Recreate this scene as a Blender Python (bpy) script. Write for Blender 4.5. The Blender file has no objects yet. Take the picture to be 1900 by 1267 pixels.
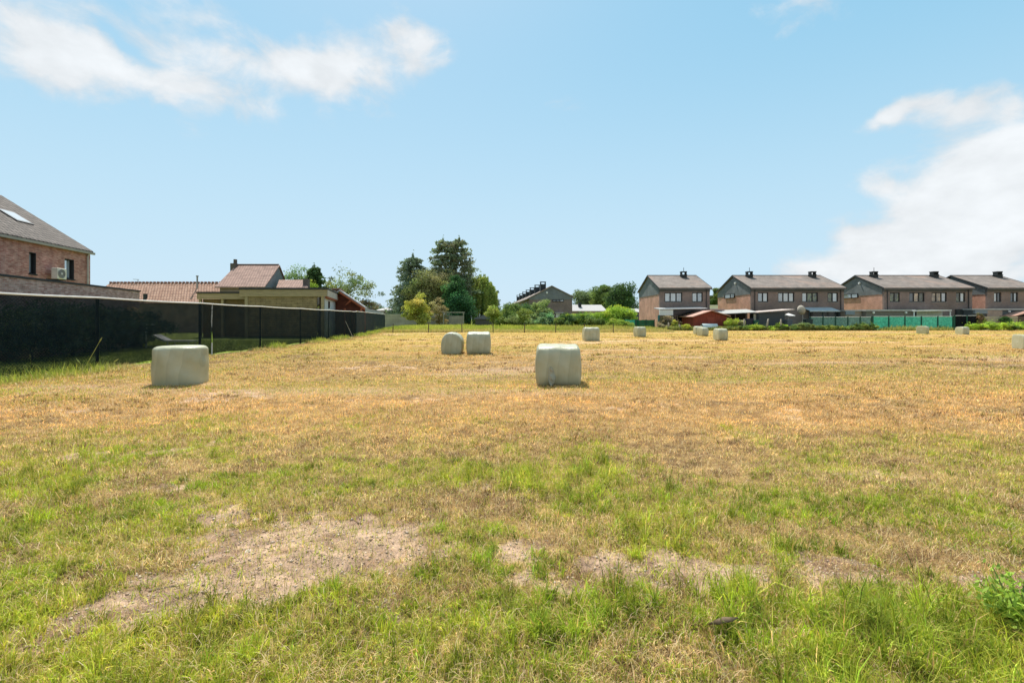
import bpy, math, random
import numpy as np
from mathutils import Vector, Matrix

S = bpy.context.scene
COL = S.collection
R = math.radians
rng = np.random.default_rng(7)
random.seed(7)

# ------------------------------------------------------------------ camera, sky, sun, exposure
F = 844.0            # focal length in photograph pixels (photograph is 1900 wide)
CH = 1.6             # eye height
HZ = 592.0           # row of the horizon in the photograph
cam = bpy.data.cameras.new('camera')
cam.sensor_width = 36.0
cam.lens = 36.0 * F / 1900.0
cam.shift_y = (HZ - 633.5) / 1900.0
cam.clip_start = 0.05
cam.clip_end = 3000
camo = bpy.data.objects.new('camera', cam)
COL.objects.link(camo)
camo.location = (0, 0, CH)
camo.rotation_euler = (R(90), 0, 0)
S.camera = camo

SUN_EL, SUN_AZ = 58.0, -16.0      # azimuth from +Y towards +X
sd = Vector((math.sin(R(SUN_AZ)) * math.cos(R(SUN_EL)), math.cos(R(SUN_AZ)) * math.cos(R(SUN_EL)), math.sin(R(SUN_EL))))
sl = bpy.data.lights.new('sun', 'SUN')
sl.energy = 3.6
sl.angle = R(0.53)
sl.color = (1.0, 0.95, 0.87)
so = bpy.data.objects.new('sun', sl)
COL.objects.link(so)
so.rotation_euler = (-sd).to_track_quat('-Z', 'Y').to_euler()
so.location = (0, 0, 60)

S.view_settings.view_transform = 'Standard'
S.view_settings.look = 'None'
S.view_settings.exposure = 0.92
S.view_settings.gamma = 1.0
S.render.engine = 'CYCLES'
S.cycles.max_bounces = 8
S.cycles.diffuse_bounces = 4
S.cycles.transparent_max_bounces = 12
S.cycles.use_denoising = True

W = bpy.data.worlds.new('World')
S.world = W
W.use_nodes = True
nt = W.node_tree
nt.nodes.clear()


def N(tree, typ, **kw):
    n = tree.nodes.new(typ)
    for k, v in kw.items():
        if k.startswith('_'):
            n.inputs[int(k[1:])].default_value = v
        else:
            setattr(n, k, v)
    return n


def math_node(tree, op, a, b=None, c=None, clamp=False):
    n = tree.nodes.new('ShaderNodeMath')
    n.operation = op
    n.use_clamp = clamp
    for i, v in enumerate((a, b, c)):
        if v is None:
            continue
        if isinstance(v, (int, float)):
            n.inputs[i].default_value = v
        else:
            tree.links.new(v, n.inputs[i])
    return n.outputs[0]


def build_world():
    L = nt.links.new
    sky = N(nt, 'ShaderNodeTexSky', sky_type='NISHITA', sun_disc=False, sun_elevation=R(SUN_EL),
            sun_rotation=R(SUN_AZ), air_density=1.0, dust_density=0.6, ozone_density=1.0, altitude=20)
    tc = N(nt, 'ShaderNodeTexCoord')
    d = tc.outputs['Generated']
    # cloud banks: soft blobs fixed in directions of the sky, broken up by noise
    def dirpx(x, y):
        return Vector(((x - 950) / F, 1.0, (HZ - y) / F)).normalized()
    blobs = [  # x, y, half width, half height, strength
        (200, 125, 250, 75, 1.0), (120, 110, 110, 55, .55), (310, 150, 120, 50, .45),
        (330, 25, 320, 70, .45), (60, 30, 170, 60, .26), (520, 110, 150, 65, .75), (640, 140, 70, 70, .60), (560, 125, 60, 40, .4), (772, 78, 55, 52, .95),
        (700, 170, 150, 40, .28), (1490, 8, 110, 34, .75),
        (1850, 330, 150, 110, 1.2), (1760, 370, 120, 110, 1.0), (1820, 445, 240, 80, 1.1),
        (1900, 275, 110, 75, .9), (1650, 490, 130, 40, .75), (1500, 503, 95, 36, .8), (1720, 440, 130, 70, .85),
        (1665, 210, 48, 26, .85), (1620, 232, 42, 20, .7), (1770, 195, 74, 26, .62), (1612, 352, 50, 26, .8),
        (1575, 440, 34, 20, .8), (1890, 180, 45, 24, .5), (1040, 205, 55, 24, .42),
        (410, 72, 130, 24, -.55), (215, 66, 110, 18, -.5), (1800, 290, 60, 40, -.25)]
    nz = N(nt, 'ShaderNodeTexNoise')
    nz.inputs['Scale'].default_value = 9.0
    nz.inputs['Detail'].default_value = 10.0
    nz.inputs['Roughness'].default_value = 0.60
    nz.inputs['Distortion'].default_value = 0.35
    mp = N(nt, 'ShaderNodeMapping')
    mp.inputs['Scale'].default_value = (1, 1, 1.7)
    L(d, mp.inputs[0])
    L(mp.outputs[0], nz.inputs['Vector'])
    # warp directions a little so that blob outlines are not ellipses
    nw = N(nt, 'ShaderNodeTexNoise')
    nw.inputs['Scale'].default_value = 9.0
    nw.inputs['Detail'].default_value = 5.0
    L(d, nw.inputs['Vector'])
    sub = N(nt, 'ShaderNodeVectorMath', operation='SUBTRACT')
    L(nw.outputs['Color'], sub.inputs[0])
    sub.inputs[1].default_value = (.5, .5, .5)
    sc = N(nt, 'ShaderNodeVectorMath', operation='SCALE')
    L(sub.outputs[0], sc.inputs[0])
    sc.inputs['Scale'].default_value = 0.11
    ad = N(nt, 'ShaderNodeVectorMath', operation='ADD')
    L(d, ad.inputs[0])
    L(sc.outputs[0], ad.inputs[1])
    wd = ad.outputs[0]
    total = None
    for (x, y, a, b, s) in blobs:
        c = dirpx(x, y)
        hx = (dirpx(x + a, y) - dirpx(x - a, y)).length / 2
        hz = (dirpx(x, y + b) - dirpx(x, y - b)).length / 2
        df = N(nt, 'ShaderNodeVectorMath', operation='SUBTRACT')
        L(wd, df.inputs[0])
        df.inputs[1].default_value = c
        rx = Vector((c.y, -c.x, 0)).normalized()
        up = rx.cross(c).normalized()
        du = N(nt, 'ShaderNodeVectorMath', operation='DOT_PRODUCT')
        L(df.outputs[0], du.inputs[0])
        du.inputs[1].default_value = rx / hx
        dv = N(nt, 'ShaderNodeVectorMath', operation='DOT_PRODUCT')
        L(df.outputs[0], dv.inputs[0])
        dv.inputs[1].default_value = up / hz
        fr = N(nt, 'ShaderNodeVectorMath', operation='DOT_PRODUCT')
        L(d, fr.inputs[0])
        fr.inputs[1].default_value = c
        r2 = math_node(nt, 'ADD', math_node(nt, 'POWER', math_node(nt, 'ABSOLUTE', du.outputs['Value']), 2.0),
                       math_node(nt, 'POWER', math_node(nt, 'ABSOLUTE', dv.outputs['Value']), 2.0))
        g = math_node(nt, 'MULTIPLY', math_node(nt, 'EXPONENT', math_node(nt, 'MULTIPLY', r2, -1.0)), s)
        g = math_node(nt, 'MULTIPLY', g, math_node(nt, 'GREATER_THAN', fr.outputs['Value'], 0.0))
        total = g if total is None else math_node(nt, 'ADD', total, g)
    # unseen cloud added overhead and behind the viewer as neutral fill for the shade
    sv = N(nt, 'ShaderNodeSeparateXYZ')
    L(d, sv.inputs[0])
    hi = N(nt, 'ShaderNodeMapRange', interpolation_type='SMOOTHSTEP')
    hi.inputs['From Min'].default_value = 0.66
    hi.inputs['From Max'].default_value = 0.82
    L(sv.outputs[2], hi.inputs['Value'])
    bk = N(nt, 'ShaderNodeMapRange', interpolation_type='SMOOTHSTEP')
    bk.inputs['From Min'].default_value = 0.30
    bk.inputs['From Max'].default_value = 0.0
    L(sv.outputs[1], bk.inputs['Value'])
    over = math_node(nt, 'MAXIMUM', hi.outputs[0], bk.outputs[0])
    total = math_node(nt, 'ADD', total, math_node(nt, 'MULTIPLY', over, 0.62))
    nn = math_node(nt, 'MULTIPLY', math_node(nt, 'SUBTRACT', nz.outputs['Fac'], 0.5), 2.3)
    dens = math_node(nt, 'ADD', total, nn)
    mr = N(nt, 'ShaderNodeMapRange', interpolation_type='SMOOTHSTEP')
    mr.inputs['From Min'].default_value = 0.18
    mr.inputs['From Max'].default_value = 1.15
    mr.inputs['To Max'].default_value = 0.88
    L(dens, mr.inputs['Value'])
    # only where some blob is
    mr2 = N(nt, 'ShaderNodeMapRange', interpolation_type='SMOOTHSTEP')
    mr2.inputs['From Min'].default_value = 0.04
    mr2.inputs['From Max'].default_value = 0.35
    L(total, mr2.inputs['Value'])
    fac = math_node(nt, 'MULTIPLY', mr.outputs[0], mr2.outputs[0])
    skb = N(nt, 'ShaderNodeBackground')
    skb.inputs['Strength'].default_value = 0.1
    # the clear sky of the day is more even than the model: compress each channel
    se = N(nt, 'ShaderNodeSeparateColor')
    L(sky.outputs[0], se.inputs[0])
    co = N(nt, 'ShaderNodeCombineColor')
    for ch, (a_, g_) in enumerate(((4.14, .567), (4.47, .257), (5.09, .17))):
        L(math_node(nt, 'MULTIPLY', math_node(nt, 'POWER', math_node(nt, 'MULTIPLY', se.outputs[ch], .105), g_), a_), co.inputs[ch])
    sz_ = N(nt, 'ShaderNodeSeparateXYZ')
    L(d, sz_.inputs[0])
    pale = N(nt, 'ShaderNodeMapRange', interpolation_type='SMOOTHSTEP')
    pale.inputs['From Min'].default_value = 0.58
    pale.inputs['From Max'].default_value = 0.05
    pale.inputs['To Max'].default_value = 0.72
    L(sz_.outputs[2], pale.inputs['Value'])
    pm_ = N(nt, 'ShaderNodeMix', data_type='RGBA')
    L(pale.outputs[0], pm_.inputs[0])
    L(co.outputs[0], pm_.inputs[6])
    pm_.inputs[7].default_value = (3.22, 4.30, 5.02, 1)
    L(pm_.outputs[2], skb.inputs['Color'])
    clb = N(nt, 'ShaderNodeBackground')
    # thick parts white, thin undersides a little greyer
    cr = N(nt, 'ShaderNodeMapRange')
    cr.inputs['From Min'].default_value = 0.3
    cr.inputs['From Max'].default_value = 1.3
    cr.inputs['To Min'].default_value = 0.43
    cr.inputs['To Max'].default_value = 0.505
    L(dens, cr.inputs['Value'])
    clb.inputs['Color'].default_value = (0.97, 0.985, 1.0, 1)
    n5 = N(nt, 'ShaderNodeTexNoise')
    n5.inputs['Scale'].default_value = 13.0
    n5.inputs['Detail'].default_value = 8.0
    n5.inputs['Roughness'].default_value = 0.55
    L(mp.outputs[0], n5.inputs['Vector'])
    lum = N(nt, 'ShaderNodeMapRange')
    lum.inputs['From Min'].default_value = 0.32
    lum.inputs['From Max'].default_value = 0.66
    lum.inputs['To Min'].default_value = 0.90
    lum.inputs['To Max'].default_value = 1.05
    L(n5.outputs['Fac'], lum.inputs['Value'])
    L(math_node(nt, 'MULTIPLY', cr.outputs[0], lum.outputs[0]), clb.inputs['Strength'])
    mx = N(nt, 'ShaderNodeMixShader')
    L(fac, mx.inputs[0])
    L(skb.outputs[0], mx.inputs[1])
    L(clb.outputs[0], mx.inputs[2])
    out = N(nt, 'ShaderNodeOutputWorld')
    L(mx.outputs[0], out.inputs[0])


build_world()

# ------------------------------------------------------------------ measuring and noise helpers


def X(px, D):
    return (px - 950.0) * D / F


def Z(py, D):
    return CH + (HZ - py) * D / F


def Dg(py):
    return CH * F / (py - HZ)


def P(px, py, D):
    return Vector((X(px, D), D, Z(py, D)))


def _hash(ix, iy, seed):
    h = (ix.astype(np.int64) * 374761393 + iy.astype(np.int64) * 668265263 + seed * 974634777) & 0xFFFFFFFF
    h = ((h ^ (h >> 13)) * 1274126177) & 0xFFFFFFFF
    h = h ^ (h >> 16)
    return (h & 0xFFFFFF) / float(0xFFFFFF)


def vnoise(x, y, seed=0):
    ix = np.floor(x)
    iy = np.floor(y)
    fx = x - ix
    fy = y - iy
    fx = fx * fx * (3 - 2 * fx)
    fy = fy * fy * (3 - 2 * fy)
    a = _hash(ix, iy, seed)
    b = _hash(ix + 1, iy, seed)
    c = _hash(ix, iy + 1, seed)
    d = _hash(ix + 1, iy + 1, seed)
    return (a * (1 - fx) + b * fx) * (1 - fy) + (c * (1 - fx) + d * fx) * fy


def fbm(x, y, seed=0, octv=4, gain=.5):
    v = 0
    a = 1.0
    t = 0
    for o in range(octv):
        v = v + a * vnoise(x * 2 ** o + 17.3 * o, y * 2 ** o - 9.1 * o, seed + o * 13)
        t += a
        a *= gain
    return v / t


def smooth(a, b, x):
    t = np.clip((x - a) / (b - a), 0, 1)
    return t * t * (3 - 2 * t)

# ------------------------------------------------------------------ materials
MATS = {}


def new_mat(name):
    m = bpy.data.materials.new(name)
    m.use_nodes = True
    t = m.node_tree
    return m, t, t.nodes['Principled BSDF']


def mat(name, col, var=0.12, scale=3.0, rough=0.8, bump=0.0, spec=0.3, metallic=0.0, col2=None, stretch=(1, 1, 1)):
    if name in MATS:
        return MATS[name]
    m, t, b = new_mat(name)
    tc = N(t, 'ShaderNodeTexCoord')
    mp = N(t, 'ShaderNodeMapping')
    mp.inputs['Scale'].default_value = stretch
    nz = N(t, 'ShaderNodeTexNoise')
    nz.inputs['Scale'].default_value = scale
    nz.inputs['Detail'].default_value = 6
    t.links.new(tc.outputs['Object'], mp.inputs[0])
    t.links.new(mp.outputs[0], nz.inputs['Vector'])
    cr = N(t, 'ShaderNodeValToRGB')
    c2 = col2 or tuple(min(1, c * (1 + var)) for c in col)
    c1 = tuple(c * (1 - var) for c in col)
    cr.color_ramp.elements[0].position = .3
    cr.color_ramp.elements[1].position = .7
    cr.color_ramp.elements[0].color = (*c1, 1)
    cr.color_ramp.elements[1].color = (*c2, 1)
    t.links.new(nz.outputs['Fac'], cr.inputs[0])
    t.links.new(cr.outputs[0], b.inputs['Base Color'])
    b.inputs['Roughness'].default_value = rough
    b.inputs['Specular IOR Level'].default_value = spec
    b.inputs['Metallic'].default_value = metallic
    if bump:
        bp = N(t, 'ShaderNodeBump')
        bp.inputs['Strength'].default_value = bump
        bp.inputs['Distance'].default_value = 0.02
        t.links.new(nz.outputs['Fac'], bp.inputs['Height'])
        t.links.new(bp.outputs[0], b.inputs['Normal'])
    MATS[name] = m
    return m


def brick(name, c1, c2, mortar, bw=.22, bh=.065, ms=.012, rough=.85, offset=.5, bump=.4, big=.5, roof=False, blotch=None, swap=False):
    """courses of bricks or roof tiles in the object's own metres"""
    if name in MATS:
        return MATS[name]
    m, t, b = new_mat(name)
    L = t.links.new
    tc = N(t, 'ShaderNodeTexCoord')
    sp = N(t, 'ShaderNodeSeparateXYZ')
    L(tc.outputs['Object'], sp.inputs[0])
    cb = N(t, 'ShaderNodeCombineXYZ')
    if roof:
        L(sp.outputs[1 if swap else 0], cb.inputs[0])
        zz = math_node(t, 'MULTIPLY', sp.outputs[2], 1.7)
        L(zz, cb.inputs[1])
    else:
        L(math_node(t, 'ADD', sp.outputs[0], sp.outputs[1]), cb.inputs[0])
        L(sp.outputs[2], cb.inputs[1])
    bt = N(t, 'ShaderNodeTexBrick')
    bt.offset = offset
    L(cb.outputs[0], bt.inputs['Vector'])
    bt.inputs['Scale'].default_value = 1.0
    bt.inputs['Brick Width'].default_value = bw
    bt.inputs['Row Height'].default_value = bh
    bt.inputs['Mortar Size'].default_value = ms
    bt.inputs['Mortar Smooth'].default_value = .3
    bt.inputs['Bias'].default_value = 0.0
    bt.inputs['Color1'].default_value = (*c1, 1)
    bt.inputs['Color2'].default_value = (*c2, 1)
    bt.inputs['Mortar'].default_value = (*mortar, 1)
    nz = N(t, 'ShaderNodeTexNoise')
    nz.inputs['Scale'].default_value = big
    nz.inputs['Detail'].default_value = 8
    nz.inputs['Roughness'].default_value = .62
    L(tc.outputs['Object'], nz.inputs['Vector'])
    mr = N(t, 'ShaderNodeMapRange')
    mr.inputs['From Min'].default_value = .3
    mr.inputs['From Max'].default_value = .7
    mr.inputs['To Min'].default_value = .72
    mr.inputs['To Max'].default_value = 1.25
    L(nz.outputs['Fac'], mr.inputs['Value'])
    mx = N(t, 'ShaderNodeMix', data_type='RGBA', blend_type='MULTIPLY')
    mx.inputs[0].default_value = 1.0
    L(bt.outputs['Color'], mx.inputs[6])
    L(mr.outputs[0], mx.inputs[7])
    outc = mx.outputs[2]
    if blotch:
        n2 = N(t, 'ShaderNodeTexNoise')
        n2.inputs['Scale'].default_value = .35
        n2.inputs['Detail'].default_value = 7
        n2.inputs['Distortion'].default_value = .8
        L(tc.outputs['Object'], n2.inputs['Vector'])
        r2 = N(t, 'ShaderNodeMapRange')
        r2.inputs['From Min'].default_value = .5
        r2.inputs['From Max'].default_value = .72
        r2.inputs['To Max'].default_value = .75
        L(n2.outputs['Fac'], r2.inputs['Value'])
        m2 = N(t, 'ShaderNodeMix', data_type='RGBA')
        L(r2.outputs[0], m2.inputs[0])
        L(outc, m2.inputs[6])
        m2.inputs[7].default_value = (*blotch, 1)
        outc = m2.outputs[2]
    L(outc, b.inputs['Base Color'])
    b.inputs['Roughness'].default_value = rough
    b.inputs['Specular IOR Level'].default_value = .25
    bp = N(t, 'ShaderNodeBump')
    bp.inputs['Strength'].default_value = bump
    bp.inputs['Distance'].default_value = .012 if not roof else .03
    bp.invert = True
    L(bt.outputs['Fac'], bp.inputs['Height'])
    L(bp.outputs[0], b.inputs['Normal'])
    MATS[name] = m
    return m


def tint_mat(name, transl=0.3, rough=0.7, spec=.15):
    """colour of each leaf or blade comes with the mesh; leaves let light through"""
    if name in MATS:
        return MATS[name]
    m, t, b = new_mat(name)
    L = t.links.new
    at = N(t, 'ShaderNodeAttribute', attribute_name='tint')
    L(at.outputs['Color'], b.inputs['Base Color'])
    b.inputs['Roughness'].default_value = rough
    b.inputs['Specular IOR Level'].default_value = spec
    tr = N(t, 'ShaderNodeBsdfTranslucent')
    mu = N(t, 'ShaderNodeMix', data_type='RGBA', blend_type='MULTIPLY')
    mu.inputs[0].default_value = 1
    L(at.outputs['Color'], mu.inputs[6])
    mu.inputs[7].default_value = (1.12, 1.14, .84, 1)
    L(mu.outputs[2], tr.inputs['Color'])
    mx = N(t, 'ShaderNodeMixShader')
    mx.inputs[0].default_value = transl
    L(b.outputs[0], mx.inputs[1])
    L(tr.outputs[0], mx.inputs[2])
    L(mx.outputs[0], t.nodes['Material Output'].inputs[0])
    MATS[name] = m
    return m


def net_mat(name, col, see=0.3, glow=0.0):
    """woven netting: dark threads with gaps between them"""
    if name in MATS:
        return MATS[name]
    m, t, b = new_mat(name)
    L = t.links.new
    tc = N(t, 'ShaderNodeTexCoord')
    nz = N(t, 'ShaderNodeTexNoise')
    nz.inputs['Scale'].default_value = 1.1
    nz.inputs['Detail'].default_value = 8
    nz.inputs['Roughness'].default_value = .65
    L(tc.outputs['Object'], nz.inputs['Vector'])
    mr = N(t, 'ShaderNodeMapRange')
    mr.inputs['From Min'].default_value = .3
    mr.inputs['From Max'].default_value = .7
    mr.inputs['To Min'].default_value = see * .65
    mr.inputs['To Max'].default_value = see * 1.35
    L(nz.outputs['Fac'], mr.inputs['Value'])
    cr = N(t, 'ShaderNodeValToRGB')
    cr.color_ramp.elements[0].position = .35
    cr.color_ramp.elements[1].position = .7
    cr.color_ramp.elements[0].color = (*[c * .75 for c in col], 1)
    cr.color_ramp.elements[1].color = (*[c * 1.35 for c in col], 1)
    n2 = N(t, 'ShaderNodeTexNoise')
    n2.inputs['Scale'].default_value = 4
    n2.inputs['Detail'].default_value = 6
    L(tc.outputs['Object'], n2.inputs['Vector'])
    L(n2.outputs['Fac'], cr.inputs[0])
    L(cr.outputs[0], b.inputs['Base Color'])
    b.inputs['Roughness'].default_value = .8
    b.inputs['Specular IOR Level'].default_value = .06
    tp = N(t, 'ShaderNodeBsdfTransparent')
    # diamond wires: two sets of diagonals in the sheet
    sx_ = N(t, 'ShaderNodeSeparateXYZ')
    L(tc.outputs['Object'], sx_.inputs[0])
    wires = None
    for sg in ('ADD', 'SUBTRACT'):
        f_ = math_node(t, 'FRACT', math_node(t, 'MULTIPLY', math_node(t, sg, sx_.outputs[1], sx_.outputs[2]), 11.0))
        w_ = math_node(t, 'LESS_THAN', f_, .16)
        wires = w_ if wires is None else math_node(t, 'MAXIMUM', wires, w_)
    see_ = math_node(t, 'MULTIPLY', mr.outputs[0], math_node(t, 'SUBTRACT', 1.0, math_node(t, 'MULTIPLY', wires, .75)))
    mx = N(t, 'ShaderNodeMixShader')
    sheet = b.outputs[0]
    if glow:                           # thin coloured threads pass some of the light from behind
        tl = N(t, 'ShaderNodeBsdfTranslucent')
        L(cr.outputs[0], tl.inputs['Color'])
        ms = N(t, 'ShaderNodeMixShader')
        ms.inputs[0].default_value = glow
        L(b.outputs[0], ms.inputs[1])
        L(tl.outputs[0], ms.inputs[2])
        sheet = ms.outputs[0]
    L(see_, mx.inputs[0])
    L(sheet, mx.inputs[1])
    L(tp.outputs[0], mx.inputs[2])
    L(mx.outputs[0], t.nodes['Material Output'].inputs[0])
    MATS[name] = m
    return m


def pane_mat(name, col, refl=.35, var=.25):
    """window glass with a blind, curtain or dark room right behind it, or a reflection painted in its base colour"""
    if name in MATS:
        return MATS[name]
    m, t, b = new_mat(name)
    L = t.links.new
    tc = N(t, 'ShaderNodeTexCoord')
    nz = N(t, 'ShaderNodeTexNoise')
    nz.inputs['Scale'].default_value = 2.5
    nz.inputs['Detail'].default_value = 3
    L(tc.outputs['Object'], nz.inputs['Vector'])
    cr = N(t, 'ShaderNodeValToRGB')
    cr.color_ramp.elements[0].position = .4
    cr.color_ramp.elements[1].position = .62
    cr.color_ramp.elements[0].color = (*[c * (1 - var) for c in col], 1)
    cr.color_ramp.elements[1].color = (*[c * (1 + var) for c in col], 1)
    L(nz.outputs['Fac'], cr.inputs[0])
    L(cr.outputs[0], b.inputs['Base Color'])
    b.inputs['Roughness'].default_value = .6
    gl = N(t, 'ShaderNodeBsdfGlossy')
    gl.inputs['Roughness'].default_value = .03
    mx = N(t, 'ShaderNodeMixShader')
    mx.inputs[0].default_value = refl
    L(b.outputs[0], mx.inputs[1])
    L(gl.outputs[0], mx.inputs[2])
    L(mx.outputs[0], t.nodes['Material Output'].inputs[0])
    MATS[name] = m
    return m

# ------------------------------------------------------------------ object helpers


def tag(o, label=None, cat=None, group=None, kind=None):
    if label:
        o['label'] = label
    if cat:
        o['category'] = cat
    if group:
        o['group'] = group
    if kind:
        o['kind'] = kind
    return o


def thing(name, label, cat, loc=(0, 0, 0), rz=0.0, group=None):
    o = bpy.data.objects.new(name, None)
    o.empty_display_size = .3
    COL.objects.link(o)
    o.location = loc
    o.rotation_euler = (0, 0, rz)
    return tag(o, label, cat, group)


def link_mesh(name, me, parent=None, material=None):
    o = bpy.data.objects.new(name, me)
    COL.objects.link(o)
    if parent is not None:
        o.parent = parent
    if material is not None and not me.materials:
        me.materials.append(material)
    return o


class MB:
    """collects shapes and links them as ONE mesh object"""

    def __init__(s):
        s.v = []
        s.f = []

    def add(s, vs, fs):
        n = len(s.v)
        s.v += [tuple(v) for v in vs]
        s.f += [tuple(i + n for i in f) for f in fs]
        return s

    def box(s, x0, x1, y0, y1, z0, z1):
        return s.add([(x0, y0, z0), (x1, y0, z0), (x1, y1, z0), (x0, y1, z0), (x0, y0, z1), (x1, y0, z1), (x1, y1, z1), (x0, y1, z1)],
                     [(0, 3, 2, 1), (4, 5, 6, 7), (0, 1, 5, 4), (1, 2, 6, 5), (2, 3, 7, 6), (3, 0, 4, 7)])

    def prism(s, poly, ext):
        """poly: points of a flat outline; ext: extrusion vector"""
        n = len(poly)
        e = Vector(ext)
        a = [Vector(p) for p in poly]
        return s.add(a + [p + e for p in a], [tuple(range(n))[::-1], tuple(range(n, 2 * n))] + [(i, (i + 1) % n, n + (i + 1) % n, n + i) for i in range(n)])

    def quad(s, *pts):
        return s.add(pts, [tuple(range(len(pts)))])

    def tube(s, pts, rad, n=8, cap=True):
        pts = [Vector(p) for p in pts]
        if not isinstance(rad, (list, tuple)):
            rad = [rad] * len(pts)
        vs = []
        fs = []
        for i, p in enumerate(pts):
            d = (pts[min(i + 1, len(pts) - 1)] - pts[max(i - 1, 0)]).normalized()
            a = d.orthogonal().normalized() if i == 0 else (a - d * a.dot(d)).normalized()
            b = d.cross(a)
            for k in range(n):
                t = 2 * math.pi * k / n
                vs.append(p + (a * math.cos(t) + b * math.sin(t)) * rad[i])
        for i in range(len(pts) - 1):
            for k in range(n):
                fs.append((i * n + k, i * n + (k + 1) % n, (i + 1) * n + (k + 1) % n, (i + 1) * n + k))
        if cap:
            fs.append(tuple(range(n))[::-1])
            fs.append(tuple(range((len(pts) - 1) * n, len(pts) * n)))
        return s.add(vs, fs)

    def wall(s, x0, x1, z0, z1, y0, y1, holes=()):
        """a wall in the xz plane with rectangular openings"""
        xs = sorted({x0, x1, *[h[0] for h in holes], *[h[1] for h in holes]})
        zs = sorted({z0, z1, *[h[2] for h in holes], *[h[3] for h in holes]})
        for a, b in zip(xs, xs[1:]):
            for c, d in zip(zs, zs[1:]):
                mx, mz = (a + b) / 2, (c + d) / 2
                if any(h[0] < mx < h[1] and h[2] < mz < h[3] for h in holes):
                    continue
                s.box(a, b, y0, y1, c, d)
        return s

    def build(s, name, material, parent=None, smooth=False, bevel=0.0, absolute=False):
        me = bpy.data.meshes.new(name)
        off = Vector(parent.location) if (absolute and parent is not None) else Vector((0, 0, 0))
        me.from_pydata([tuple(Vector(v) - off) for v in s.v], [], s.f)
        me.materials.append(material)
        if smooth:
            me.polygons.foreach_set('use_smooth', [True] * len(me.polygons))
        me.update()
        o = link_mesh(name, me, parent)
        if bevel:
            bv = o.modifiers.new('bevel', 'BEVEL')
            bv.width = bevel
            bv.segments = 2
            bv.limit_method = 'ANGLE'
        return o


def tri_mesh(name, V, T, material, parent=None, tint=None):
    me = bpy.data.meshes.new(name)
    V = np.ascontiguousarray(V, dtype=np.float32)
    T = np.ascontiguousarray(T, dtype=np.int32)
    me.vertices.add(len(V))
    me.vertices.foreach_set('co', V.ravel())
    me.loops.add(T.size)
    me.loops.foreach_set('vertex_index', T.ravel())
    me.polygons.add(len(T))
    me.polygons.foreach_set('loop_start', np.arange(0, T.size, T.shape[1], dtype=np.int32))
    me.update(calc_edges=True)
    if tint is not None:
        at = me.attributes.new('tint', 'FLOAT_COLOR', 'POINT')
        c = np.ones((len(V), 4), dtype=np.float32)
        c[:, :3] = tint
        at.data.foreach_set('color', c.ravel())
    me.materials.append(material)
    return link_mesh(name, me, parent)


def copy_tree(o, parent=None):
    c = o.copy()
    COL.objects.link(c)
    if parent is not None:
        c.parent = parent
    for ch in o.children:
        copy_tree(ch, c)
    return c

# ------------------------------------------------------------------ the ground: what grows where


def ell(cx, cy, rx, ry):
    """an oval of ground measured on the photograph, as an oval in metres"""
    D0 = Dg(cy)
    near, far = Dg(cy + ry), Dg(max(cy - ry, HZ + 8))
    return (X(cx, D0), (near + far) / 2, rx * D0 / F, (far - near) / 2)


SOIL = [ell(*e) for e in [(560, 1010, 250, 62), (430, 1085, 190, 42), (300, 1140, 130, 36), (130, 1195, 120, 42), (700, 1040, 90, 36),
                          (1190, 1050, 130, 34), (1330, 1085, 150, 34), (1570, 1088, 110, 20), (1860, 1092, 130, 22), (690, 1135, 40, 40),
                          (1060, 1095, 80, 34), (1010, 1030, 60, 20), (880, 905, 60, 14), (300, 905, 60, 9), (230, 846, 150, 9), (560, 955, 260, 20), (1660, 890, 140, 18),
                          (330, 800, 160, 7), (1500, 770, 330, 10), (60, 768, 120, 9), (1780, 775, 200, 10), (700, 683, 90, 7), (420, 735, 80, 9),
                          (760, 742, 120, 6), (1250, 755, 200, 6)]]
SOILW = [1, 1, .95, .9, .8, .9, .95, .8, .9, .8, .7, .7, .7, .5, .5, .55, .3, .25, .24, .4, .3, .5, .45, .3, .3]
GREEN = [ell(*e) for e in [(130, 985, 230, 62), (290, 990, 95, 40), (90, 900, 130, 40), (440, 893, 170, 26), (770, 878, 170, 34), (1060, 885, 130, 32),
                           (1250, 935, 260, 52), (1700, 950, 210, 46), (1480, 955, 160, 42), (850, 1000, 130, 34), (900, 1062, 240, 46), (950, 1180, 400, 80),
                           (60, 1180, 60, 26), (410, 1165, 70, 20), (1600, 1190, 420, 80), (1510, 1055, 70, 26), (60, 1065, 130, 60), (1060, 870, 110, 24),
                           (1690, 1070, 60, 20), (280, 850, 200, 16), (600, 850, 60, 12), (60, 1120, 100, 40), (1800, 1010, 160, 30)]]
fence_line = [(-12.2, -14.0), (-13.05, 11.6), (-14.05, 41.0), (-19.0, 68.0), (-24.0, 95.0)]


def fence_x(y):
    xs = np.array([p[0] for p in fence_line])
    ys = np.array([p[1] for p in fence_line])
    return np.interp(y, ys, xs)


def blob(x, y, e, soft=.35):
    r = np.sqrt(((x - e[0]) / e[2]) ** 2 + ((y - e[1]) / e[3]) ** 2)
    return smooth(1 + soft, 1 - soft, r)


def field_end(x):
    return np.where(x < 20.5, 55.0 + 0.03 * x, 66.0)


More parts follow.
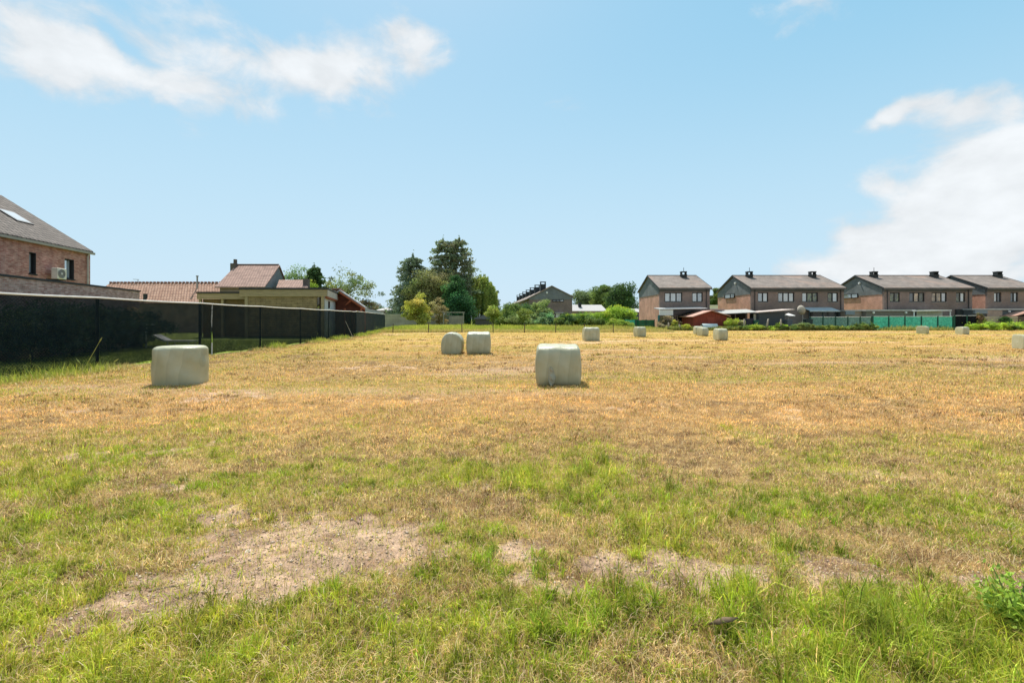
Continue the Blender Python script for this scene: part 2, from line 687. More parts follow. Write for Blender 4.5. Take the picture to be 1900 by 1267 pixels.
def masks(x, y):
    """soil, green, orange-straw, garden/meadow weights of a place on the ground"""
    wx = x + ((fbm(x * 1.3, y * 1.3, 5) - .5) * 1.0 + (fbm(x * 6, y * 6, 15) - .5) * .45) * np.clip(y / 5, .3, 1.6)
    wy = y + ((fbm(x * 1.3, y * 1.3, 6) - .5) * 1.0 + (fbm(x * 6, y * 6, 16) - .5) * .45) * np.clip(y / 5, .3, 1.6)
    soil = np.zeros_like(x)
    for e, w in zip(SOIL, SOILW):
        soil = np.maximum(soil, w * blob(wx, wy, e, .45))
    green = np.zeros_like(x)
    for e in GREEN:
        green = np.maximum(green, blob(wx, wy, e, .5))
    n1 = fbm(x * .9, y * .9, 21, 5)
    n2 = fbm(x * 3.1, y * 3.1, 31, 4)
    n3 = fbm(x * 13, y * 13, 33, 3)
    soil = np.clip(soil * .95 + ((n2 - .5) * 1.3 + (n3 - .5) * 1.1) * smooth(.05, .4, soil) - .06, 0, 1)
    green = np.clip(green * 1.0 + (n1 - .5) * 1.1 + (n2 - .5) * .7, 0, 1)
    near = smooth(8.2, 5.6, y + (fbm(x * .35, y * .5, 44) - .5) * 3.5)
    green = green * near
    base_g = near * np.clip(.30 + .30 * smooth(3.4, 2.4, y) + .16 * smooth(6.3, 5.2, y) * smooth(-3, 1, x) + (n1 - .5) * 1.6 + (n2 - .5) * 1.2, 0, 1)
    green = np.maximum(green, base_g)
    # far field: long stripes left by the mower
    st = fbm(x * .05 + 3, (y - .05 * x) * .55, 51, 4) * .6 + fbm(x * .2, y * .9, 52, 3) * .4
    farg = smooth(8.5, 11, y) * np.clip((st - .44) * 4.2, 0, 1) * .62
    # greener strip beside the netting fence and around the left bale
    d = x - fence_x(y)
    farg = np.maximum(farg, smooth(7.5, 9.5, y) * smooth(7.5, 2.5, d) * np.clip(.2 + (n1 - .3) * 1.4, 0, .85))
    green = np.clip(np.maximum(green, farg), 0, 1)
    orange = smooth(5.8, 7.4, y) * smooth(15, 9.5, y) * (.45 + .9 * (n1 - .2))
    orange = np.clip(np.maximum(orange, smooth(16, 20, y) * smooth(36, 26, y) * (st < .46) * .7), 0, 1)
    return soil, green, orange, n1, n2


def mixc(a, b, t):
    return a * (1 - t[:, None]) + b * t[:, None]


C_STRAW = np.array((.76, .495, .200))
C_ORANGE = np.array((.76, .435, .180))
C_BROWN = np.array((.29, .170, .075))
C_SOIL = np.array((.52, .355, .240))
C_SOILD = np.array((.25, .155, .100))
C_GRN = np.array((.32, .41, .028))
C_GRN2 = np.array((.185, .29, .030))
C_YG = np.array((.54, .50, .075))
C_FAR = np.array((.56, .365, .105))


def spots(x, y):
    """dark worn clods and gaps in the stubble, drawn out along the mowing"""
    f = smooth(7, 16, y)
    a = fbm(x * 1.5, y * 3.2, 101, 4) * (1 - f) + fbm(x * .55, y * .95, 104, 4) * f
    b = fbm(x * .35, y * .7, 102, 3)
    return smooth(.60, .72, a) * smooth(.40, .56, b)


def ground_tint(x, y):
    soil, green, orange, n1, n2 = masks(x, y)
    x_, y_ = x, y
    fine = fbm(x * 9, y * 9, 77, 4)
    c = mixc(np.tile(C_BROWN, (len(x), 1)) * 1.15, np.tile(C_STRAW, (len(x), 1)), np.clip(.35 + (fine - .5) * 2.2 + (n2 - .5), 0, 1))
    c = mixc(c, np.tile(C_ORANGE, (len(x), 1)), orange * .6)
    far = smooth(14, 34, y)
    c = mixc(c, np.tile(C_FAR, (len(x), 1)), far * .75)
    c = mixc(c, np.tile(C_YG * .8, (len(x), 1)), green * (.30 + .35 * far))
    c = mixc(c, np.tile(C_BROWN * .8, (len(x), 1)), spots(x, y) * .75)
    pk = smooth(.58, .75, fbm(x * .16, y * .9, 103, 4)) * smooth(7, 12, y)
    c = mixc(c, np.tile(np.array((.76, .52, .34)), (len(x), 1)), pk * .7)
    s = mixc(np.tile(C_SOILD, (len(x), 1)), np.tile(C_SOIL, (len(x), 1)), np.clip(.60 + (fine - .5) * 2.6 + (n2 - .5) * 1.6, 0, 1))
    c = mixc(c, s, smooth(.15, .6, soil))
    # meadow beyond the field, gardens beside it
    fe = field_end(x)
    t = smooth(-.6, .6, y - fe)
    mead = np.tile(np.array((.25, .28, .05)), (len(x), 1)) * (.7 + .6 * n1)[:, None]
    c = mixc(c, mead, t)
    g = smooth(.25, -.35, x - fence_x(y)) * (y > 2)
    lawn = np.tile(np.array((.26, .32, .07)), (len(x), 1)) * (.75 + .5 * n2)[:, None]
    c = mixc(c, lawn, g)
    # thatch and earth between the blades, darkened in colour for shade in the gaps
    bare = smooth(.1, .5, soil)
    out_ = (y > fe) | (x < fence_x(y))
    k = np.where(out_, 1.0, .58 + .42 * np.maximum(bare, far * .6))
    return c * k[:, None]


def hgt(x, y):
    soil_n = fbm(x * 6, y * 6, 91, 4)
    lump = (fbm(x * 2.3, y * 2.3, 92, 3) - .5) * .07 * smooth(16, 6, np.abs(y))
    return lump + (fbm(x * .35, y * .35, 90, 3) - .5) * .10 * smooth(80, 10, np.abs(y)) + (soil_n - .5) * .055 * smooth(12, 4, np.abs(y))


def make_ground():
    n = 760
    t = np.linspace(-1, 1, n)
    Tx = math.asinh(900 / 2.2)
    xs = 2.2 * np.sinh(t * Tx)
    ty = np.linspace(-math.asinh(300 / 2.2), math.asinh(1500 / 2.2), n)
    ys = 3.2 + 2.2 * np.sinh(ty)
    gx, gy = np.meshgrid(xs, ys)
    x, y = gx.ravel(), gy.ravel()
    V = np.stack([x, y, hgt(x, y)], 1)
    i = np.arange(n * n).reshape(n, n)
    Q = np.stack([i[:-1, :-1], i[:-1, 1:], i[1:, 1:], i[1:, :-1]], -1).reshape(-1, 4)
    m, tr, b = new_mat('field ground')
    L = tr.links.new
    at = N(tr, 'ShaderNodeAttribute', attribute_name='tint')
    tc = N(tr, 'ShaderNodeTexCoord')
    nz = N(tr, 'ShaderNodeTexNoise')
    nz.inputs['Scale'].default_value = 28
    nz.inputs['Detail'].default_value = 9
    nz.inputs['Roughness'].default_value = .75
    L(tc.outputs['Object'], nz.inputs['Vector'])
    mp = N(tr, 'ShaderNodeMapping')
    mp.inputs['Scale'].default_value = (1.2, 4.0, 1)
    n3 = N(tr, 'ShaderNodeTexNoise')
    n3.inputs['Scale'].default_value = 1.6
    n3.inputs['Detail'].default_value = 10
    n3.inputs['Roughness'].default_value = .8
    L(tc.outputs['Object'], mp.inputs[0])
    L(mp.outputs[0], n3.inputs['Vector'])
    mr = N(tr, 'ShaderNodeMapRange')
    mr.inputs['From Min'].default_value = .3
    mr.inputs['From Max'].default_value = .7
    mr.inputs['To Min'].default_value = .55
    mr.inputs['To Max'].default_value = 1.4
    L(nz.outputs['Fac'], mr.inputs['Value'])
    mr3 = N(tr, 'ShaderNodeMapRange')
    mr3.inputs['From Min'].default_value = .35
    mr3.inputs['From Max'].default_value = .65
    mr3.inputs['To Min'].default_value = .72
    mr3.inputs['To Max'].default_value = 1.22
    L(n3.outputs['Fac'], mr3.inputs['Value'])
    mm = math_node(tr, 'MULTIPLY', mr.outputs[0], mr3.outputs[0])
    mx = N(tr, 'ShaderNodeMix', data_type='RGBA', blend_type='MULTIPLY')
    mx.inputs[0].default_value = 1
    L(at.outputs['Color'], mx.inputs[6])
    L(mm, mx.inputs[7])
    L(mx.outputs[2], b.inputs['Base Color'])
    b.inputs['Roughness'].default_value = .95
    b.inputs['Specular IOR Level'].default_value = .1
    bp = N(tr, 'ShaderNodeBump')
    bp.inputs['Strength'].default_value = .8
    bp.inputs['Distance'].default_value = .03
    L(nz.outputs['Fac'], bp.inputs['Height'])
    L(bp.outputs[0], b.inputs['Normal'])
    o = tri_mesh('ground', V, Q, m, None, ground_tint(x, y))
    o['kind'] = 'structure'
    o.data.polygons.foreach_set('use_smooth', [True] * len(o.data.polygons))


make_ground()

# ------------------------------------------------------------------ grass


def blades(name, x, y, h, w, lean, col, material, z=None, flat=None, parent=None, curl=1.0, tipc=None):
    """grass blades: two-segment tapering strips; flat = share of lying down"""
    n = len(x)
    r = np.random.default_rng(len(name) * 101 + n)
    a = r.uniform(0, 2 * np.pi, n)          # lean direction
    b = r.uniform(0, 2 * np.pi, n)          # facing of the blade
    z0 = hgt(x, y) if z is None else z
    base = np.stack([x, y, z0 - .004], 1)
    ld = np.stack([np.cos(a), np.sin(a), np.zeros(n)], 1)
    wd = np.stack([np.cos(b), np.sin(b), np.zeros(n)], 1)
    up = np.zeros((n, 3))
    up[:, 2] = 1
    s1 = np.sin(lean * .5)[:, None]
    c1 = np.cos(lean * .5)[:, None]
    s2 = np.sin(np.clip(lean * 1.5 * curl, 0, 1.62))[:, None]
    c2 = np.cos(np.clip(lean * 1.5 * curl, 0, 1.62))[:, None]
    H = h[:, None]
    mid = base + (ld * s1 + up * c1) * H * .55
    tip = mid + (ld * s2 + up * c2) * H * .5
    ww = (w / 2)[:, None]
    V = np.empty((n, 5, 3))
    V[:, 0] = base - wd * ww
    V[:, 1] = base + wd * ww
    V[:, 2] = mid - wd * ww * .85
    V[:, 3] = mid + wd * ww * .85
    V[:, 4] = tip
    i = (np.arange(n) * 5)[:, None]
    T = np.concatenate([i + np.array([[0, 1, 3]]), i + np.array([[0, 3, 2]]), i + np.array([[2, 3, 4]])], 1).reshape(-1, 3)
    c = np.repeat(col[:, None, :], 5, 1)
    if tipc is not None:
        c[:, 4] = tipc
    o = tri_mesh(name, V.reshape(-1, 3), T, material, parent, c.reshape(-1, 3))
    return o


def sample_field(n, d0, d1, power, margin=5.0, slope=1.25):
    """places in front of the camera, thinning out with distance"""
    u = rng.uniform(0, 1, n)
    e = 2 - power
    D = (d0 ** e + u * (d1 ** e - d0 ** e)) ** (1 / e)
    x = rng.uniform(-1, 1, n) * (slope * D + margin)
    return x, D


def jitter(c, n, amt):
    return c * (1 + (rng.uniform(-1, 1, (n, 1)) * amt)) * (1 + rng.uniform(-1, 1, (n, 3)) * amt * .25)


G_MAT = tint_mat('grass blades', .30, .55, .18)


def in_field(x, y, pad=0.0):
    return (x > fence_x(y) + pad) & (y < field_end(x) - .1)


def make_grass():
    # living grass: tufts and single blades
    n = 1080000
    x, y = sample_field(n, 1.5, 16, 2.25)
    # gather part of the blades into tufts
    k = rng.integers(0, 17000, n)
    tx, ty = sample_field(17000, 1.5, 15, 2.1)
    tuft = rng.uniform(0, 1, n) < .6
    rad = (.012 + .028 * ty[k] / 4) * np.abs(rng.normal(0, 1, n))
    an = rng.uniform(0, 6.283, n)
    x = np.where(tuft, tx[k] + rad * np.cos(an), x)
    y = np.where(tuft, ty[k] + rad * np.sin(an), y)
    soil, green, orange, n1, n2 = masks(x, y)
    gap = fbm(x * 7, y * 7, 63, 3)
    pr = np.clip(green * 1.1, 0.02, 1) * (1 - .96 * smooth(.2, .75, soil)) * smooth(.33, .62, gap + .12 * green)
    keep = (rng.uniform(0, 1, n) < pr) & in_field(x, y, .2)
    x, y, green, n1, n2, tf, k = x[keep], y[keep], green[keep], n1[keep], n2[keep], tuft[keep], k[keep]
    m = len(x)
    tall = fbm(x * .8 + 40, y * .8, 61, 3)
    h = (.022 + .070 * green * (.3 + 1.4 * np.clip(tall - .3, 0, 1))) * rng.uniform(.5, 1.6, m)
    h *= np.where(tf, 1.4, .62) * np.clip(1.25 - y * .05, .5, 1.15) * smooth(1.0, 3.2, 7.0 - y * .5) * (1 + .35 * smooth(3.3, 2.1, y)) * (1 - .42 * smooth(.5, -.7, x) * smooth(4.2, 3.0, y)) * .85
    h = np.maximum(h, .02)
    # long tufts here and there
    lt = (_hash(k, k * 0, 5) > .93) & tf
    h = np.where(lt, h * 1.7, h)
    w = np.maximum(np.minimum(rng.gamma(4, .0008, m) + .0012, .006), .36 * y / 455)
    lean = np.abs(rng.normal(.65, .45, m)) + .1
    ck = _hash(k, k * 0 + 3, 8)
    t = np.clip(ck * tf + rng.uniform(0, 1, m) * (~tf) * 1.0, 0, 1)
    c = mixc(np.tile(C_GRN2, (m, 1)), np.tile(C_GRN, (m, 1)), np.clip(t * 1.3, 0, 1))
    c = mixc(c, np.tile(C_YG, (m, 1)), np.clip((n1 - .38) * 1.7 + (rng.uniform(0, 1, m) - .62) * 1.1, 0, .9))
    dry = rng.uniform(0, 1, m) < (.22 - .18 * green)
    c = np.where(dry[:, None], np.tile(C_STRAW, (m, 1)), c)
    tip = mixc(c, np.tile(C_YG * 1.1, (m, 1)), np.full(m, .35))
    c = c * np.clip(.35 + 1.3 * vnoise(x * 9, y * 11, 114), .4, 1.5)[:, None]
    o = blades('green_grass', x, y, h, w, lean, jitter(c, m, .42), G_MAT, tipc=jitter(tip, m, .3))
    tag(o, 'short green and yellowing grass growing in patches over the foreground', 'grass', kind='stuff')

    # dry stubble and straw
    n = 1050000
    x, y = sample_field(n, 1.5, 66, 2.28)
    soil, green, orange, n1, n2 = masks(x, y)
    dk = spots(x, y)
    keep = (rng.uniform(0, 1, n) < (1 - .70 * smooth(.15, .75, soil)) * (1 - .35 * green * (y < 9)) * (1 - .6 * dk)) & in_field(x, y, .1)
    x, y, soil, green, orange, n1, n2 = [q[keep] for q in (x, y, soil, green, orange, n1, n2)]
    m = len(x)
    h = rng.uniform(.025, .085, m) * np.clip(.9 + (n1 - .5), .5, 1.4)
    far = smooth(9, 30, y)
    w = np.maximum(rng.uniform(.0018, .0038, m), .42 * y / 455 * rng.uniform(.6, 1.3, m))
    lean = np.abs(rng.normal(.9, .5, m))
    t = rng.uniform(0, 1, m)
    c = mixc(np.tile(C_BROWN * .8, (m, 1)), np.tile(C_STRAW, (m, 1)), smooth(.08, .55, t))
    c = mixc(c, np.tile(C_STRAW * 1.35, (m, 1)), smooth(.75, 1.0, t))
    c = mixc(c, np.tile(C_ORANGE, (m, 1)), orange * rng.uniform(.1, .65, m))
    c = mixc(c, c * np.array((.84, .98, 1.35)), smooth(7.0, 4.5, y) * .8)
    # stalks stand and lie in bunches, each bunch weathered alike
    pn = vnoise(x * 7, y * 10, 111) * (1 - far) + vnoise(x * 1.6, y * 1.9, 112) * far
    pn2 = fbm(x * .9, y * 1.6, 113, 4)
    c = c * np.clip(.46 + 1.05 * pn + .9 * (pn2 - .35), .38, 1.7)[:, None]
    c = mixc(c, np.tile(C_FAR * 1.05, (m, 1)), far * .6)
    pk = smooth(.58, .75, fbm(x * .16, y * .9, 103, 4)) * smooth(7, 12, y)
    c = mixc(c, np.tile(np.array((.80, .55, .36)), (m, 1)), pk * .7)
    yg = rng.uniform(0, 1, m) < (green * .75)
    c = np.where(yg[:, None], mixc(np.tile(C_GRN, (m, 1)), np.tile(C_YG * 1.05, (m, 1)), rng.uniform(.2, 1, m)), c)
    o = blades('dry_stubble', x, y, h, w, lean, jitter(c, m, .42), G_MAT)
    tag(o, 'dry straw coloured stubble of the mown hay field', 'stubble', kind='stuff')

    # dead brown tufts and torn-up clumps standing a little above the stubble
    nt_ = 7500
    tx, ty = sample_field(nt_, 3.5, 48, 2.05)
    so_, gr_, or_, n1_, n2_ = masks(tx, ty)
    kp = (fbm(tx * .5, ty * .9, 121, 3) + rng.uniform(-.18, .18, nt_) > .53) & in_field(tx, ty, .3) & (gr_ < .8)
    tx, ty = tx[kp], ty[kp]
    per = 16
    k = np.repeat(np.arange(len(tx)), per)
    m = len(k)
    sz = rng.uniform(.5, 1.5, len(tx))[k]
    rad = np.abs(rng.normal(0, .028, m)) * sz * (1 + ty[k] / 9)
    an = rng.uniform(0, 6.283, m)
    x, y = tx[k] + rad * np.cos(an) * 1.6, ty[k] + rad * np.sin(an)
    brown = np.where((_hash(k, k * 0 + 9, 4) > .45)[:, None], np.tile(np.array((.17, .085, .038)), (m, 1)), np.tile(np.array((.25, .22, .055)), (m, 1)))
    o = blades('dead_tufts', x, y, rng.uniform(.03, .075, m) * sz * np.clip(ty[k] / 12, 1, 1.5), np.maximum(.003, .42 * y / 455), np.abs(rng.normal(.7, .4, m)), jitter(brown, m, .35), G_MAT)
    tag(o, 'dead brown and olive tufts scattered in the mown field', 'dead grass', kind='stuff')

    # loose straw lying on the ground
    n = 150000
    x, y = sample_field(n, 1.5, 24, 2.2)
    soil, green, orange, n1, n2 = masks(x, y)
    keep = in_field(x, y, .1) & (rng.uniform(0, 1, n) < 1 - .5 * green)
    x, y, soil = x[keep], y[keep], soil[keep]
    m = len(x)
    c = mixc(np.tile(C_STRAW * .75, (m, 1)), np.tile(np.array((.66, .52, .31)), (m, 1)), rng.uniform(0, 1, m))
    L_ = rng.uniform(.03, .13, m) * np.where(soil > .3, .5, 1)
    o = blades('loose_straw', x, y, L_, np.maximum(rng.uniform(.002, .0035, m), .3 * y / 455), rng.uniform(1.45, 1.56, m), jitter(c, m, .25), G_MAT,
               z=hgt(x, y) + rng.uniform(.004, .03, m))
    tag(o, 'loose pale straw lying scattered on the mown field', 'straw', kind='stuff')

    # seed stalks standing above the near grass
    n = 4200
    x, y = sample_field(n, 1.7, 6.5, 2.3)
    soil, green, orange, n1, n2 = masks(x, y)
    keep = (green > .35) & (soil < .2)
    x, y = x[keep], y[keep]
    m = len(x)
    c = mixc(np.tile(C_YG * .7, (m, 1)), np.tile(C_BROWN * 1.2, (m, 1)), rng.uniform(0, 1, m))
    o = blades('seed_stalks', x, y, rng.uniform(.12, .30, m), np.maximum(rng.uniform(.002, .003, m), .3 * y / 455), np.abs(rng.normal(.12, .12, m)), c, G_MAT, tipc=np.tile(C_BROWN, (m, 1)))
    tag(o, 'thin brown seed stalks standing above the near grass', 'grass stalks', kind='stuff')

    # small stones and clods on the bare soil
    n = 150000
    x, y = sample_field(n, 1.7, 9, 2.2)
    soil, green, orange, n1, n2 = masks(x, y)
    keep = soil > .25
    x, y = x[keep], y[keep]
    m = len(x)
    s = np.minimum(rng.gamma(1.5, .0024, m) + .0014, .013)
    oct_ = np.array([(1, 0, 0), (0, 1, 0), (-1, 0, 0), (0, -1, 0), (.1, .1, .75), (0, 0, -.5)])
    V = oct_[None] * (1 + rng.uniform(-.35, .35, (m, 6, 3))) * s[:, None, None]
    an = rng.uniform(0, 6.28, m)
    ca, sa = np.cos(an)[:, None], np.sin(an)[:, None]
    V = np.stack([V[..., 0] * ca - V[..., 1] * sa, V[..., 0] * sa + V[..., 1] * ca, V[..., 2]], -1)
    V += np.stack([x, y, hgt(x, y) + s * .15], 1)[:, None]
    f = np.array([(0, 1, 4), (1, 2, 4), (2, 3, 4), (3, 0, 4), (1, 0, 5), (2, 1, 5), (3, 2, 5), (0, 3, 5)])
    T = ((np.arange(m) * 6)[:, None, None] + f[None]).reshape(-1, 3)
    c = mixc(np.tile(C_SOIL * .8, (m, 1)), np.tile(np.array((.60, .50, .40)), (m, 1)), rng.uniform(0, 1, m) ** 1.6)
    c = mixc(c, np.tile(C_SOILD, (m, 1)), (rng.uniform(0, 1, m) < .04) * .6)
    o = tri_mesh('gravel', V.reshape(-1, 3), T, tint_mat('small stones', 0.0), None, np.repeat(c, 6, 0))
    tag(o, 'small pale stones and clods scattered on the bare soil', 'gravel', kind='stuff')

    # tall meadow beyond the stakes
    n = 90000
    y = 55 + (rng.uniform(0, 1, n) ** 1.6) * 42
    x = rng.uniform(-20, 26, n)
    keep = (x > fence_x(y) + .5) & (y > field_end(x) + .2) & (x < 21 + (y - 66) * .1)
    x, y = x[keep], y[keep]
    m = len(x)
    nn = fbm(x * .22, y * .12, 71, 3)
    d = y - field_end(x)
    hay = smooth(6.0, 2.0, d + (fbm(x * .4, y * .4, 72) - .5) * 4)
    h = (.30 + .55 * np.clip(nn, 0, 1)) * rng.uniform(.6, 1.25, m) * (1 - .55 * hay)
    c = mixc(np.tile(np.array((.34, .40, .055)), (m, 1)), np.tile(np.array((.56, .54, .12)), (m, 1)), np.clip((nn - .3) * 2 + rng.uniform(-.4, .4, m), 0, 1))
    right = smooth(2, 9, x)
    c = mixc(c, np.tile(np.array((.42, .35, .12)), (m, 1)), np.clip(right * .6 * rng.uniform(.3, 1.3, m), 0, 1))
    c = mixc(c, np.tile(np.array((.60, .46, .20)), (m, 1)), np.clip(hay * rng.uniform(.4, 1.2, m), 0, 1))
    o = blades('meadow_grass', x, y, h, rng.uniform(.04, .10, m), np.abs(rng.normal(.3, .25, m)), jitter(c, m, .22), G_MAT)
    tag(o, 'tall uncut green meadow grass behind the row of stakes', 'meadow grass', kind='stuff')

    # rough growth along the foot of the netting fence
    n = 60000
    y = 8 + rng.uniform(0, 1, n) ** 2.2 * 60
    dd = np.abs(rng.normal(0, .6, n))
    x = fence_x(y) + .12 + dd
    gr = fbm(y * .55, y * 0 + 4, 81, 3)
    keep = rng.uniform(0, 1, n) < np.clip(gr * 1.5, .2, 1)
    x, y, dd, gr = x[keep], y[keep], dd[keep], gr[keep]
    m = len(x)
    lush = np.maximum(smooth(16.5, 13.0, y), smooth(.5, .62, gr)) * smooth(1.6, .3, dd)
    h = (.05 + .24 * lush) * rng.uniform(.3, 1.6, m)
    c = mixc(np.tile(np.array((.64, .44, .25)), (m, 1)), np.tile(np.array((.38, .44, .07)), (m, 1)), np.clip(lush * 1.1 + rng.uniform(-.35, .25, m), 0, 1))
    o = blades('fence_weeds', x, y, h, np.maximum(.006, .4 * y / 455) * rng.uniform(.7, 1.4, m), np.abs(rng.normal(.8, .5, m)), jitter(c, m, .45), G_MAT)
    tag(o, 'rough dry and green weeds along the foot of the black netting', 'weeds', kind='stuff')

    # rough herbs along the right end of the field
    n = 30000
    x = rng.uniform(21.5, 62, n)
    y = 63.2 + rng.uniform(0, 1, n) ** 1.5 * 3.2 + (fbm(x * .3, x * 0, 130) - .5) * 1.2
    nn = fbm(x * .45, y * .45, 131, 3)
    keep = rng.uniform(0, 1, n) < np.clip((nn - .3) * 3, .1, 1) * np.where((x > 51.5) & (x < 64), .18, 1)
    x, y, nn = x[keep], y[keep], nn[keep]
    m = len(x)
    c = mixc(np.tile(np.array((.17, .20, .05)), (m, 1)), np.tile(np.array((.40, .40, .13)), (m, 1)), np.clip((nn - .35) * 2.2 + rng.uniform(-.4, .4, m), 0, 1))
    o = blades('end_weeds', x, y, (.15 + .75 * nn) * rng.uniform(.4, 1.2, m), rng.uniform(.04, .10, m), np.abs(rng.normal(.45, .35, m)), jitter(c, m, .35), G_MAT)
    tag(o, 'rough green and pale herbs along the right end of the field', 'herbs', kind='stuff')

    # lawn in the garden behind the netting
    n = 40000
    y = 8 + rng.uniform(0, 1, n) * 26
    x = fence_x(y) - .15 - rng.uniform(0, 1, n) * 14
    m = n
    nn = fbm(x * .8, y * .8, 82, 3)
    c = mixc(np.tile(np.array((.21, .29, .05)), (m, 1)), np.tile(np.array((.36, .40, .10)), (m, 1)), nn)
    o = blades('lawn_grass', x, y, rng.uniform(.04, .10, m), rng.uniform(.018, .035, m), np.abs(rng.normal(.4, .3, m)), jitter(c, m, .25), G_MAT)
    tag(o, 'mown lawn of the garden behind the black netting', 'lawn', kind='stuff')


make_grass()

# ------------------------------------------------------------------ silage bales
M_FILM = None


def film_mat():
    m, t, b = new_mat('pale green wrapping film')
    L = t.links.new
    tc = N(t, 'ShaderNodeTexCoord')
    nz = N(t, 'ShaderNodeTexNoise')
    nz.inputs['Scale'].default_value = 2.2
    nz.inputs['Detail'].default_value = 6
    L(tc.outputs['Object'], nz.inputs['Vector'])
    cr = N(t, 'ShaderNodeValToRGB')
    cr.color_ramp.elements[0].position = .32
    cr.color_ramp.elements[1].position = .7
    cr.color_ramp.elements[0].color = (.345, .328, .200, 1)
    cr.color_ramp.elements[1].color = (.425, .42, .295, 1)
    L(nz.outputs['Fac'], cr.inputs[0])
    # overlapping layers of film: faint straight bands
    wv = N(t, 'ShaderNodeTexWave', wave_type='BANDS', bands_direction='X', wave_profile='SAW')
    wv.inputs['Scale'].default_value = 1.1
    wv.inputs['Distortion'].default_value = 5.0
    wv.inputs['Detail'].default_value = 3
    wv.inputs['Detail Scale'].default_value = .7
    L(tc.outputs['Object'], wv.inputs['Vector'])
    mr = N(t, 'ShaderNodeMapRange')
    mr.inputs['To Min'].default_value = .92
    mr.inputs['To Max'].default_value = 1.05
    L(wv.outputs['Fac'], mr.inputs['Value'])
    mx = N(t, 'ShaderNodeMix', data_type='RGBA', blend_type='MULTIPLY')
    mx.inputs[0].default_value = 1
    L(cr.outputs[0], mx.inputs[6])
    L(mr.outputs[0], mx.inputs[7])
    L(mx.outputs[2], b.inputs['Base Color'])
    b.inputs['Roughness'].default_value = .42
    b.inputs['Specular IOR Level'].default_value = .45
    mp = N(t, 'ShaderNodeMapping')
    mp.inputs['Scale'].default_value = (22, 22, 2.5)
    L(tc.outputs['Object'], mp.inputs[0])
    n2 = N(t, 'ShaderNodeTexNoise')
    n2.inputs['Scale'].default_value = 1.0
    n2.inputs['Detail'].default_value = 5
    n2.inputs['Distortion'].default_value = .6
    L(mp.outputs[0], n2.inputs['Vector'])
    ad = math_node(t, 'ADD', math_node(t, 'MULTIPLY', n2.outputs['Fac'], .7), math_node(t, 'MULTIPLY', wv.outputs['Fac'], .5))
    bp = N(t, 'ShaderNodeBump')
    bp.inputs['Strength'].default_value = .75
    bp.inputs['Distance'].default_value = .016
    L(ad, bp.inputs['Height'])
    L(bp.outputs[0], b.inputs['Normal'])
    return m


M_FILM = film_mat()


def bale_mesh(w, h, d, axis, seed, sq=3.2, endp=18.0):
    """a wrapped round bale; axis = direction of the cylinder ('x', 'y' or 'z'); soft, slightly sagging"""
    r = np.random.default_rng(seed)
    nu, nt_ = 44, 72
    # outline of half the bale: flat end, rounded shoulder, straight side
    cr_ = .17
    rc = np.linspace(.02, 1 - cr_, 9)
    aa = np.linspace(0, np.pi / 2, 9)[1:]
    hu = np.concatenate([np.full(9, 1.0), 1 - cr_ + cr_ * np.cos(aa), np.linspace(1 - cr_, 0, 6)[1:]])
    hr = np.concatenate([rc, 1 - cr_ + cr_ * np.sin(aa), np.full(5, 1.0)])
    u = np.concatenate([hu, -hu[::-1][1:]])
    ru = np.concatenate([hr, hr[::-1][1:]])
    nu = len(u)
    th = np.linspace(0, 2 * np.pi, nt_, endpoint=False)
    U, TH = np.meshgrid(u, th, indexing='ij')
    rad = np.repeat(ru[:, None], nt_, 1)
    c, sn = np.cos(TH), np.sin(TH)
    sqv = np.where(sn < 0, max(sq, 5.5), sq) if axis != 'z' else sq
    rr = (np.abs(c) ** sqv + np.abs(sn) ** sqv) ** (-1 / sqv)
    a, b_ = c * rr * rad, sn * rr * rad
    ax = U * (1 + .035 * (1 - np.minimum(1, a * a + b_ * b_)))
    # hand-wrapped unevenness
    ph = r.uniform(0, 6.28, 8)
    dis = .018 * np.sin(3 * TH + ph[0]) + .010 * np.sin(5 * TH + 4 * U + ph[1]) + .008 * np.sin(7 * U + 2 * TH + ph[2]) + .006 * np.sin(13 * TH - 9 * U + ph[3])
    a, b_ = a * (1 + dis), b_ * (1 + dis)
    if axis == 'x':
        x, y, z = ax, a, b_
    elif axis == 'y':
        x, y, z = a, ax, b_
    else:
        x, y, z = a, b_, ax
    # sag: wider towards the ground and flat underneath
    zz = (z + 1) / 2
    bul = 1 + .05 * np.sin(np.pi * np.clip(1 - zz, 0, 1)) - .02 * zz
    x = x * bul
    y = y * bul
    z = np.where(z < -.93, -.93, z)
    V = np.stack([x * w / 2, y * d / 2, (z + .93) / 1.93 * h], -1).reshape(-1, 3)
    i = np.arange(nu * nt_).reshape(nu, nt_)
    j = np.roll(i, -1, 1)
    Q = np.stack([i[:-1], i[1:], j[1:], j[:-1]], -1).reshape(-1, 4)
    me = bpy.data.meshes.new('hay_bale')
    me.from_pydata([tuple(v) for v in V], [], [tuple(q) for q in Q] + [tuple(int(k) for k in i[0][::-1]), tuple(int(k) for k in i[-1])])
    me.polygons.foreach_set('use_smooth', [True] * len(me.polygons))
    me.update()
    me.materials.append(M_FILM)
    return me


